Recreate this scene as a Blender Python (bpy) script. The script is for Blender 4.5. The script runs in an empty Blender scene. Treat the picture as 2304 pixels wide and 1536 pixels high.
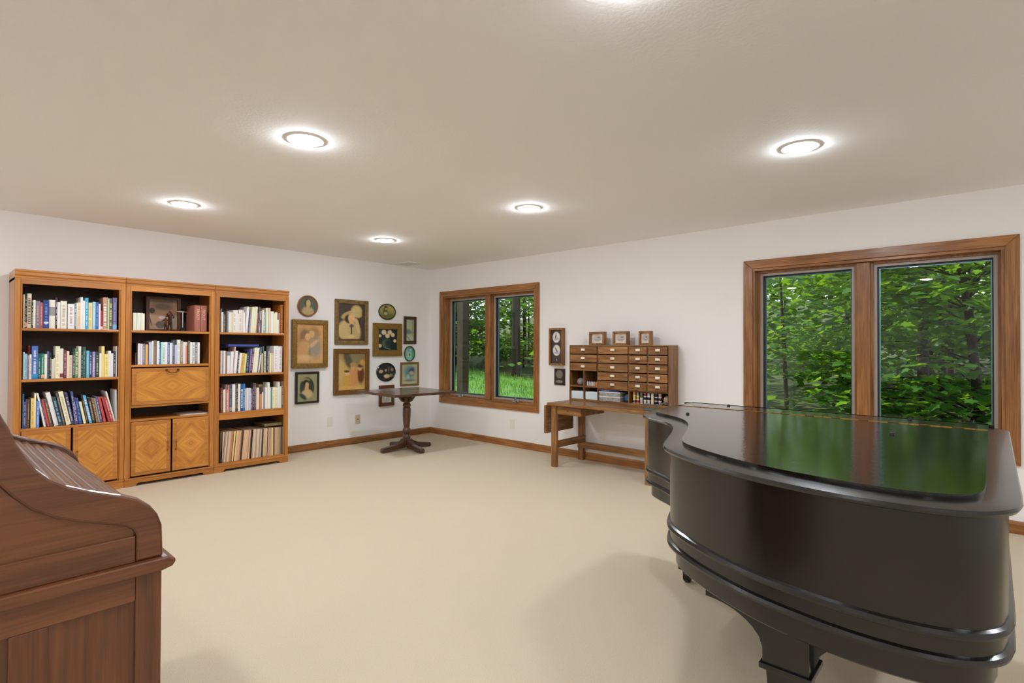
import bpy, bmesh, math, random
import numpy as np
from mathutils import Vector, Matrix
C = bpy.context.scene.collection
PI = math.pi
R = math.radians
scn = bpy.context.scene

# ---------------------------------------------------------------- camera, sky, sun, exposure
cd = bpy.data.cameras.new('camera'); cam = bpy.data.objects.new('camera', cd); C.objects.link(cam)
yaw, pitch, roll = 0.7332184, 0.0101420, 0.0041575
F = Vector((math.cos(yaw)*math.cos(pitch), math.sin(yaw)*math.cos(pitch), math.sin(pitch)))
Rt = Vector((math.sin(yaw), -math.cos(yaw), 0)); Up = Rt.cross(F)
R2 = Rt*math.cos(roll)+Up*math.sin(roll); U2 = -Rt*math.sin(roll)+Up*math.cos(roll)
M = Matrix(((R2.x, U2.x, -F.x, -5.15209), (R2.y, U2.y, -F.y, -6.28769), (R2.z, U2.z, -F.z, 1.29005), (0, 0, 0, 1)))
cam.matrix_world = M
cd.sensor_width = 36; cd.lens = 1202.374/2304*36; cd.clip_start = .05; cd.clip_end = 300
scn.camera = cam
scn.view_settings.view_transform = 'Standard'; scn.view_settings.look = 'None'
scn.view_settings.gamma = 1; scn.view_settings.use_curve_mapping = False
scn.view_settings.exposure = 0.15
scn.cycles.max_bounces = 12; scn.cycles.diffuse_bounces = 7; scn.cycles.glossy_bounces = 5
scn.cycles.transparent_max_bounces = 16; scn.cycles.transmission_bounces = 6
scn.cycles.sample_clamp_indirect = 6; scn.cycles.caustics_reflective = False; scn.cycles.caustics_refractive = False
w = bpy.data.worlds.new('sky'); scn.world = w; w.use_nodes = True
bg = w.node_tree.nodes['Background']; bg.inputs[0].default_value = (.86, .94, 1, 1); bg.inputs[1].default_value = SKY_STRENGTH = 1.25
sd = bpy.data.lights.new('sun', 'SUN'); so = bpy.data.objects.new('sun', sd); C.objects.link(so)
sd.energy = 5.2; sd.angle = R(.6); sd.color = (1, .95, .82)
so.rotation_euler = Vector((.12, -.55, -.83)).to_track_quat('-Z', 'Y').to_euler()
LAMP = 215.0            # radiance of the recessed downlights
LAMP_COL = (.90, .96, 1.06)

# ---------------------------------------------------------------- helpers
def lin(h):
    if isinstance(h, str): h = [int(h[i:i+2], 16) for i in (0, 2, 4)]
    return tuple((c/255/12.92 if c/255 <= .04045 else ((c/255+.055)/1.055)**2.4) for c in h)

class MB:
    def __init__(s): s.v = []; s.f = []; s.m = []
    def add(s, vs, fs, m=0):
        o = len(s.v); s.v += [tuple(v) for v in vs]; s.f += [[i+o for i in f] for f in fs]; s.m += [m]*len(fs); return s
    def box(s, x0, x1, y0, y1, z0, z1, m=0):
        if x0 > x1: x0, x1 = x1, x0
        if y0 > y1: y0, y1 = y1, y0
        if z0 > z1: z0, z1 = z1, z0
        return s.add([(x0,y0,z0),(x1,y0,z0),(x1,y1,z0),(x0,y1,z0),(x0,y0,z1),(x1,y0,z1),(x1,y1,z1),(x0,y1,z1)],
                     [(3,2,1,0),(4,5,6,7),(0,1,5,4),(1,2,6,5),(2,3,7,6),(3,0,4,7)], m)
    def prism(s, poly, ax, a, b, m=0):
        n = len(poly)
        def P(p, t): return (t, p[0], p[1]) if ax == 0 else ((p[0], t, p[1]) if ax == 1 else (p[0], p[1], t))
        vs = [P(p, a) for p in poly]+[P(p, b) for p in poly]
        return s.add(vs, [list(range(n))[::-1], list(range(n, 2*n))]+[(i, (i+1) % n, n+(i+1) % n, n+i) for i in range(n)], m)
    def lathe(s, prof, c=(0, 0, 0), n=24, ax=2, m=0, cap=True, sx=1, sy=1):
        vs = []
        for r, z in prof:
            for k in range(n):
                a = 2*PI*k/n; p = (r*math.cos(a)*sx, r*math.sin(a)*sy, z)
                if ax == 0: p = (p[2], p[0], p[1])
                elif ax == 1: p = (p[0], p[2], p[1])
                vs.append((p[0]+c[0], p[1]+c[1], p[2]+c[2]))
        fs = []
        for i in range(len(prof)-1):
            for k in range(n):
                k2 = (k+1) % n; fs.append((i*n+k, i*n+k2, (i+1)*n+k2, (i+1)*n+k))
        if cap: fs += [list(range(n))[::-1], [(len(prof)-1)*n+k for k in range(n)]]
        return s.add(vs, fs, m)
    def tube(s, pts, rs, n=8, m=0):
        pts = [Vector(p) for p in pts]
        if not hasattr(rs, '__len__'): rs = [rs]*len(pts)
        vs = []
        for i, p in enumerate(pts):
            t = (pts[min(i+1, len(pts)-1)]-pts[max(i-1, 0)]).normalized()
            a = t.cross(Vector((0, 0, 1)) if abs(t.z) < .9 else Vector((1, 0, 0))).normalized(); b = t.cross(a)
            for k in range(n):
                q = p+(a*math.cos(2*PI*k/n)+b*math.sin(2*PI*k/n))*rs[i]; vs.append(q)
        fs = [(i*n+k, i*n+(k+1) % n, (i+1)*n+(k+1) % n, (i+1)*n+k) for i in range(len(pts)-1) for k in range(n)]
        fs += [list(range(n))[::-1], [(len(pts)-1)*n+k for k in range(n)]]
        return s.add(vs, fs, m)
    def build(s, name, mat, parent=None, loc=None, local=False, smooth=None, bevel=0, recalc=True, seg=2):
        """one mesh object; vertices are given in world space unless local"""
        me = bpy.data.meshes.new(name)
        pw = wloc(parent) if parent else Vector((0, 0, 0))
        L = Vector(loc) if loc is not None else (Vector((0, 0, 0)) if (parent or local) else None)
        if L is None:
            a = np.array(s.v); L = Vector(((a[:, 0].min()+a[:, 0].max())/2, (a[:, 1].min()+a[:, 1].max())/2, a[:, 2].min()))
        off = Vector((0, 0, 0)) if local else pw+L
        if parent and loc is None and not local:          # give every part an origin of its own
            a = np.array(s.v); ctr = Vector(a.mean(axis=0)); L = ctr-pw; off = ctr
        me.from_pydata([(v[0]-off.x, v[1]-off.y, v[2]-off.z) for v in s.v], [], s.f)
        for mm in (mat if isinstance(mat, (list, tuple)) else [mat]): me.materials.append(mm)
        if any(s.m): me.polygons.foreach_set('material_index', s.m)
        if recalc:
            bm = bmesh.new(); bm.from_mesh(me); bmesh.ops.recalc_face_normals(bm, faces=bm.faces); bm.to_mesh(me); bm.free()
        if smooth:
            me.polygons.foreach_set('use_smooth', [True]*len(me.polygons)); me.set_sharp_from_angle(angle=R(smooth))
        me.update()
        o = bpy.data.objects.new(name, me); C.objects.link(o); o.location = L
        if parent: o.parent = parent
        if bevel:
            b = o.modifiers.new('edge', 'BEVEL'); b.width = bevel; b.segments = seg; b.limit_method = 'ANGLE'; b.angle_limit = R(40)
        return o
def wloc(o):
    p = Vector(o.location)
    while o.parent: o = o.parent; p += o.location
    return p
def tag(o, label=None, cat=None, group=None, kind=None):
    if label: o['label'] = label
    if cat: o['category'] = cat
    if group: o['group'] = group
    if kind: o['kind'] = kind
    return o
def thing(name, label, cat, loc=(0, 0, 0), group=None, rz=0):
    o = bpy.data.objects.new(name, None); C.objects.link(o); o.location = loc; o.rotation_euler = (0, 0, rz); o.empty_display_size = .05
    return tag(o, label, cat, group)
def struct(name, loc=(0, 0, 0)):
    o = bpy.data.objects.new(name, None); C.objects.link(o); o.location = loc; o['kind'] = 'structure'; return o
def B(name, mat, parent, x0, x1, y0, y1, z0, z1, bevel=0, **k): return MB().box(x0, x1, y0, y1, z0, z1).build(name, mat, parent, bevel=bevel, **k)

# ---------------------------------------------------------------- materials
def newmat(name):
    m = bpy.data.materials.new(name); m.use_nodes = True; nt = m.node_tree; nt.nodes.clear()
    out = nt.nodes.new('ShaderNodeOutputMaterial'); p = nt.nodes.new('ShaderNodeBsdfPrincipled'); nt.links.new(p.outputs[0], out.inputs[0])
    return m, nt, p, out
def N(nt, t, **k):
    n = nt.nodes.new('ShaderNode'+t)
    for a, b in k.items(): setattr(n, a, b)
    return n
def plain(name, col, rough=.5, metal=0, spec=.5, noise=0, nscale=30, bump=0, bscale=200, coat=0):
    m, nt, p, out = newmat(name); c = lin(col) if isinstance(col, str) else col
    p.inputs['Base Color'].default_value = (*c, 1); p.inputs['Roughness'].default_value = rough; p.inputs['Metallic'].default_value = metal
    p.inputs['Specular IOR Level'].default_value = spec; p.inputs['Coat Weight'].default_value = coat; p.inputs['Coat Roughness'].default_value = .08
    tc = N(nt, 'TexCoord')
    if noise:
        n = N(nt, 'TexNoise'); n.inputs['Scale'].default_value = nscale; n.inputs['Detail'].default_value = 4
        nt.links.new(tc.outputs['Object'], n.inputs['Vector'])
        r = N(nt, 'ValToRGB'); r.color_ramp.elements[0].position = .3; r.color_ramp.elements[1].position = .7
        r.color_ramp.elements[0].color = (*[x*(1-noise) for x in c], 1); r.color_ramp.elements[1].color = (*[min(1, x*(1+noise)) for x in c], 1)
        nt.links.new(n.outputs[0], r.inputs[0]); nt.links.new(r.outputs[0], p.inputs['Base Color'])
    if bump:
        n = N(nt, 'TexNoise'); n.inputs['Scale'].default_value = bscale; n.inputs['Detail'].default_value = 3
        nt.links.new(tc.outputs['Object'], n.inputs['Vector'])
        b = N(nt, 'Bump'); b.inputs['Strength'].default_value = bump; b.inputs['Distance'].default_value = .01
        nt.links.new(n.outputs[0], b.inputs['Height']); nt.links.new(b.outputs[0], p.inputs['Normal'])
    return m
def wood(name, light, dark, ax=2, rough=.35, scale=1.0, contrast=1.0, coat=.15, rings=1.0, spec=.45):
    """grain runs along axis ax of the object"""
    m, nt, p, out = newmat(name)
    tc = N(nt, 'TexCoord'); oi = N(nt, 'ObjectInfo')
    add = N(nt, 'VectorMath', operation='MULTIPLY_ADD'); add.inputs[1].default_value = (13, 17, 11)
    cmb = N(nt, 'CombineXYZ')
    for i in range(3): nt.links.new(oi.outputs['Random'], cmb.inputs[i])
    nt.links.new(cmb.outputs[0], add.inputs[0]); nt.links.new(tc.outputs['Object'], add.inputs[2])
    mp = N(nt, 'Mapping'); sc = [14*scale]*3; sc[ax] = 1.1*scale; mp.inputs['Scale'].default_value = sc
    nt.links.new(add.outputs[0], mp.inputs['Vector'])
    n1 = N(nt, 'TexNoise'); n1.inputs['Scale'].default_value = 1.0; n1.inputs['Detail'].default_value = 3; n1.inputs['Distortion'].default_value = .6
    nt.links.new(mp.outputs[0], n1.inputs['Vector'])
    mul = N(nt, 'Math', operation='MULTIPLY'); mul.inputs[1].default_value = 22*rings; nt.links.new(n1.outputs[0], mul.inputs[0])
    sn = N(nt, 'Math', operation='SINE'); nt.links.new(mul.outputs[0], sn.inputs[0])
    mr = N(nt, 'MapRange'); mr.inputs[1].default_value = -1; mr.inputs[2].default_value = 1; nt.links.new(sn.outputs[0], mr.inputs[0])
    mp2 = N(nt, 'Mapping'); sc2 = [170*scale]*3; sc2[ax] = 5*scale; mp2.inputs['Scale'].default_value = sc2
    nt.links.new(add.outputs[0], mp2.inputs['Vector'])
    n2 = N(nt, 'TexNoise'); n2.inputs['Scale'].default_value = 1; n2.inputs['Detail'].default_value = 2; nt.links.new(mp2.outputs[0], n2.inputs['Vector'])
    n3 = N(nt, 'TexNoise'); n3.inputs['Scale'].default_value = 2.2; n3.inputs['Detail'].default_value = 2; nt.links.new(add.outputs[0], n3.inputs['Vector'])
    a1 = N(nt, 'Math', operation='MULTIPLY_ADD'); a1.inputs[1].default_value = .28*contrast; nt.links.new(mr.outputs[0], a1.inputs[0])
    a2 = N(nt, 'Math', operation='MULTIPLY_ADD'); a2.inputs[1].default_value = .9*contrast; nt.links.new(n2.outputs[0], a2.inputs[0])
    a3 = N(nt, 'Math', operation='MULTIPLY_ADD'); a3.inputs[1].default_value = .5; a3.inputs[2].default_value = .5-.25-.45*contrast-.14*contrast
    nt.links.new(n3.outputs[0], a3.inputs[0]); nt.links.new(a3.outputs[0], a2.inputs[2]); nt.links.new(a2.outputs[0], a1.inputs[2])
    rp = N(nt, 'ValToRGB'); e = rp.color_ramp.elements
    e[0].position = .15; e[0].color = (*lin(dark), 1); e[1].position = .8; e[1].color = (*lin(light), 1)
    nt.links.new(a1.outputs[0], rp.inputs[0])
    hs = N(nt, 'HueSaturation'); vr = N(nt, 'MapRange'); vr.inputs[3].default_value = .88; vr.inputs[4].default_value = 1.1
    nt.links.new(oi.outputs['Random'], vr.inputs[0]); nt.links.new(vr.outputs[0], hs.inputs['Value']); nt.links.new(rp.outputs[0], hs.inputs['Color'])
    nt.links.new(hs.outputs[0], p.inputs['Base Color'])
    p.inputs['Roughness'].default_value = rough; p.inputs['Coat Weight'].default_value = coat; p.inputs['Coat Roughness'].default_value = .15
    p.inputs['Specular IOR Level'].default_value = spec
    bp = N(nt, 'Bump'); bp.inputs['Strength'].default_value = .12; bp.inputs['Distance'].default_value = .004
    nt.links.new(n2.outputs[0], bp.inputs['Height']); nt.links.new(bp.outputs[0], p.inputs['Normal'])
    return m
def wood3(name, light, dark, **k): return [wood(name+'_'+a, light, dark, ax=i, **k) for i, a in enumerate('xyz')]
def veneer(name, light, dark, kx, kz, rough=.3):
    """book-matched panel: nested diamonds round the panel centre, in the xz plane"""
    m, nt, p, out = newmat(name); tc = N(nt, 'TexCoord'); oi = N(nt, 'ObjectInfo')
    sx = N(nt, 'SeparateXYZ'); nt.links.new(tc.outputs['Object'], sx.inputs[0])
    ax = N(nt, 'Math', operation='ABSOLUTE'); az = N(nt, 'Math', operation='ABSOLUTE')
    nt.links.new(sx.outputs[0], ax.inputs[0]); nt.links.new(sx.outputs[2], az.inputs[0])
    m1 = N(nt, 'Math', operation='MULTIPLY'); m1.inputs[1].default_value = kx; nt.links.new(ax.outputs[0], m1.inputs[0])
    m2 = N(nt, 'Math', operation='MULTIPLY_ADD'); m2.inputs[1].default_value = kz; nt.links.new(az.outputs[0], m2.inputs[0]); nt.links.new(m1.outputs[0], m2.inputs[2])
    d = N(nt, 'Math', operation='SUBTRACT'); m3 = N(nt, 'Math', operation='MULTIPLY'); m3.inputs[1].default_value = kz
    nt.links.new(az.outputs[0], m3.inputs[0]); nt.links.new(m1.outputs[0], d.inputs[0]); nt.links.new(m3.outputs[0], d.inputs[1])
    cb = N(nt, 'CombineXYZ'); nt.links.new(m2.outputs[0], cb.inputs[0]); nt.links.new(d.outputs[0], cb.inputs[1]); nt.links.new(oi.outputs['Random'], cb.inputs[2])
    mp = N(nt, 'Mapping'); mp.inputs['Scale'].default_value = (26, 2.2, 9); nt.links.new(cb.outputs[0], mp.inputs['Vector'])
    n = N(nt, 'TexNoise'); n.inputs['Scale'].default_value = 1; n.inputs['Detail'].default_value = 5; n.inputs['Roughness'].default_value = .6; n.inputs['Distortion'].default_value = .5
    nt.links.new(mp.outputs[0], n.inputs['Vector'])
    rp = N(nt, 'ValToRGB'); e = rp.color_ramp.elements; e[0].position = .3; e[0].color = (*lin(dark), 1); e[1].position = .66; e[1].color = (*lin(light), 1)
    nt.links.new(n.outputs[0], rp.inputs[0]); nt.links.new(rp.outputs[0], p.inputs['Base Color'])
    p.inputs['Roughness'].default_value = rough; p.inputs['Coat Weight'].default_value = .2; p.inputs['Coat Roughness'].default_value = .15
    return m
def objcol(name, rough=.5, coat=0):
    m, nt, p, out = newmat(name); oi = N(nt, 'ObjectInfo'); nt.links.new(oi.outputs['Color'], p.inputs['Base Color'])
    p.inputs['Roughness'].default_value = rough; p.inputs['Coat Weight'].default_value = coat; p.inputs['Coat Roughness'].default_value = .2
    return m
def vcol(name, rough=.35, coat=.0):
    m, nt, p, out = newmat(name); a = N(nt, 'Attribute'); a.attribute_name = 'Col'; nt.links.new(a.outputs['Color'], p.inputs['Base Color'])
    p.inputs['Roughness'].default_value = rough; p.inputs['Coat Weight'].default_value = coat; p.inputs['Coat Roughness'].default_value = .03
    return m
def emit(name, col, s):
    m = bpy.data.materials.new(name); m.use_nodes = True; nt = m.node_tree; nt.nodes.clear()
    out = nt.nodes.new('ShaderNodeOutputMaterial'); e = nt.nodes.new('ShaderNodeEmission'); e.inputs[0].default_value = (*col, 1); e.inputs[1].default_value = s
    nt.links.new(e.outputs[0], out.inputs[0]); return m
def glassmat(name, tint=(1, 1, 1), ior=1.45, rough=0.0):
    m = bpy.data.materials.new(name); m.use_nodes = True; nt = m.node_tree; nt.nodes.clear()
    out = nt.nodes.new('ShaderNodeOutputMaterial'); t = nt.nodes.new('ShaderNodeBsdfTransparent'); t.inputs[0].default_value = (*tint, 1)
    g = nt.nodes.new('ShaderNodeBsdfGlossy'); g.inputs['Roughness'].default_value = rough; g.inputs[0].default_value = (1, 1, 1, 1)
    f = nt.nodes.new('ShaderNodeFresnel'); f.inputs[0].default_value = ior; mx = nt.nodes.new('ShaderNodeMixShader')
    ge = nt.nodes.new('ShaderNodeNewGeometry'); k = N(nt, 'Math', operation='SUBTRACT'); k.inputs[0].default_value = 1; nt.links.new(ge.outputs['Backfacing'], k.inputs[1])
    k2 = N(nt, 'Math', operation='MULTIPLY'); nt.links.new(f.outputs[0], k2.inputs[0]); nt.links.new(k.outputs[0], k2.inputs[1])
    nt.links.new(k2.outputs[0], mx.inputs[0]); nt.links.new(t.outputs[0], mx.inputs[1]); nt.links.new(g.outputs[0], mx.inputs[2]); nt.links.new(mx.outputs[0], out.inputs[0])
    return m
def leafmat(name, col, trans, hue=.03):
    m = bpy.data.materials.new(name); m.use_nodes = True; nt = m.node_tree; nt.nodes.clear()
    out = nt.nodes.new('ShaderNodeOutputMaterial'); d = nt.nodes.new('ShaderNodeBsdfPrincipled'); t = nt.nodes.new('ShaderNodeBsdfTranslucent')
    d.inputs['Roughness'].default_value = .5; d.inputs['Specular IOR Level'].default_value = .35
    tc = N(nt, 'TexCoord'); n = N(nt, 'TexNoise'); n.inputs['Scale'].default_value = 2.6; n.inputs['Detail'].default_value = 5
    nt.links.new(tc.outputs['Object'], n.inputs['Vector'])
    oi = N(nt, 'ObjectInfo'); ad = N(nt, 'Math', operation='MULTIPLY_ADD'); ad.inputs[1].default_value = .35; ad.inputs[2].default_value = -.17
    nt.links.new(oi.outputs['Random'], ad.inputs[0]); a2 = N(nt, 'Math', operation='ADD'); nt.links.new(ad.outputs[0], a2.inputs[0]); nt.links.new(n.outputs[0], a2.inputs[1])
    for tgt, c in ((d.inputs[0], col), (t.inputs[0], trans)):
        r = N(nt, 'ValToRGB'); e = r.color_ramp.elements; e[0].position = .3; e[1].position = .7
        e[0].color = (c[0]*.62, c[1]*.68, c[2]*.7, 1); e[1].color = (min(1, c[0]*1.35), min(1, c[1]*1.25), c[2]*1.1, 1)
        nt.links.new(a2.outputs[0], r.inputs[0]); nt.links.new(r.outputs[0], tgt)
    mx = nt.nodes.new('ShaderNodeMixShader'); mx.inputs[0].default_value = .5
    nt.links.new(d.outputs[0], mx.inputs[1]); nt.links.new(t.outputs[0], mx.inputs[2]); nt.links.new(mx.outputs[0], out.inputs[0])
    return m

m_wall = plain('wall_paint', 'F0EEEC', .75, spec=.2, bump=.05, bscale=350)
m_ceil = plain('ceiling_paint', 'F5F4F2', .85, spec=.15, bump=.1, bscale=60)
OAK = wood3('golden_oak', 'B27A44', '6E4018', rough=.34, contrast=.9)           # window trim, baseboards
BKC = wood3('honey_oak', 'CC8A40', '9C5C20', rough=.3, contrast=.6)            # bookcases
HUT = wood3('tan_oak', 'A87844', '633C18', rough=.42, contrast=1.1)            # tying bench
RT = wood3('dark_oak', '7C4A2A', '40200E', rough=.3, contrast=.55, coat=.35)    # rolltop desk
TBL = wood3('walnut_brown', '64422C', '2C180E', rough=.28, contrast=.8, coat=.3)
m_back = plain('bookcase_back', '3A2412', .5, noise=.25, nscale=9)
m_ven = veneer('diamond_veneer', 'D8953F', 'A8661F', 1.0, 1.0)
m_ven2 = veneer('wide_diamond_veneer', 'D8953F', 'A8661F', .62, 1.0)
m_brass = plain('brass', 'C89A48', .25, metal=1); m_darkbrass = plain('aged_brass', '7A5A28', .35, metal=1)
m_steel = plain('steel', 'C8C8C8', .22, metal=1); m_chrome = plain('chrome_crank', 'B8BCC4', .18, metal=1)
m_black = plain('black_parts', '0C0B0A', .4); m_white = plain('white_plastic', 'E8E4DC', .4); m_tanplast = plain('almond_plastic', 'CDB9A0', .4)
m_grey = plain('grey_sash', 'A89C92', .4); m_dark = plain('dark_gasket', '14181A', .5); m_clad = plain('dark_cladding', '3E4448', .5); m_spacer = plain('window_spacer', '9CC4D0', .3, metal=.6)
m_glass = glassmat('pane_glass', (.96, .98, .97)); m_glass2 = glassmat('picture_glass', (1, 1, 1), 1.35); m_clear = glassmat('clear_plastic', (.9, .93, .92), 1.4, .05)
m_book = objcol('book_cloth', .5, .1); m_pages = plain('page_edges', 'D9CDB6', .8, noise=.12, nscale=120); m_paper = plain('paper', 'E6E2DA', .7)
m_print = vcol('printed_picture', .45); m_printg = vcol('glazed_picture', .35, .35)
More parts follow.
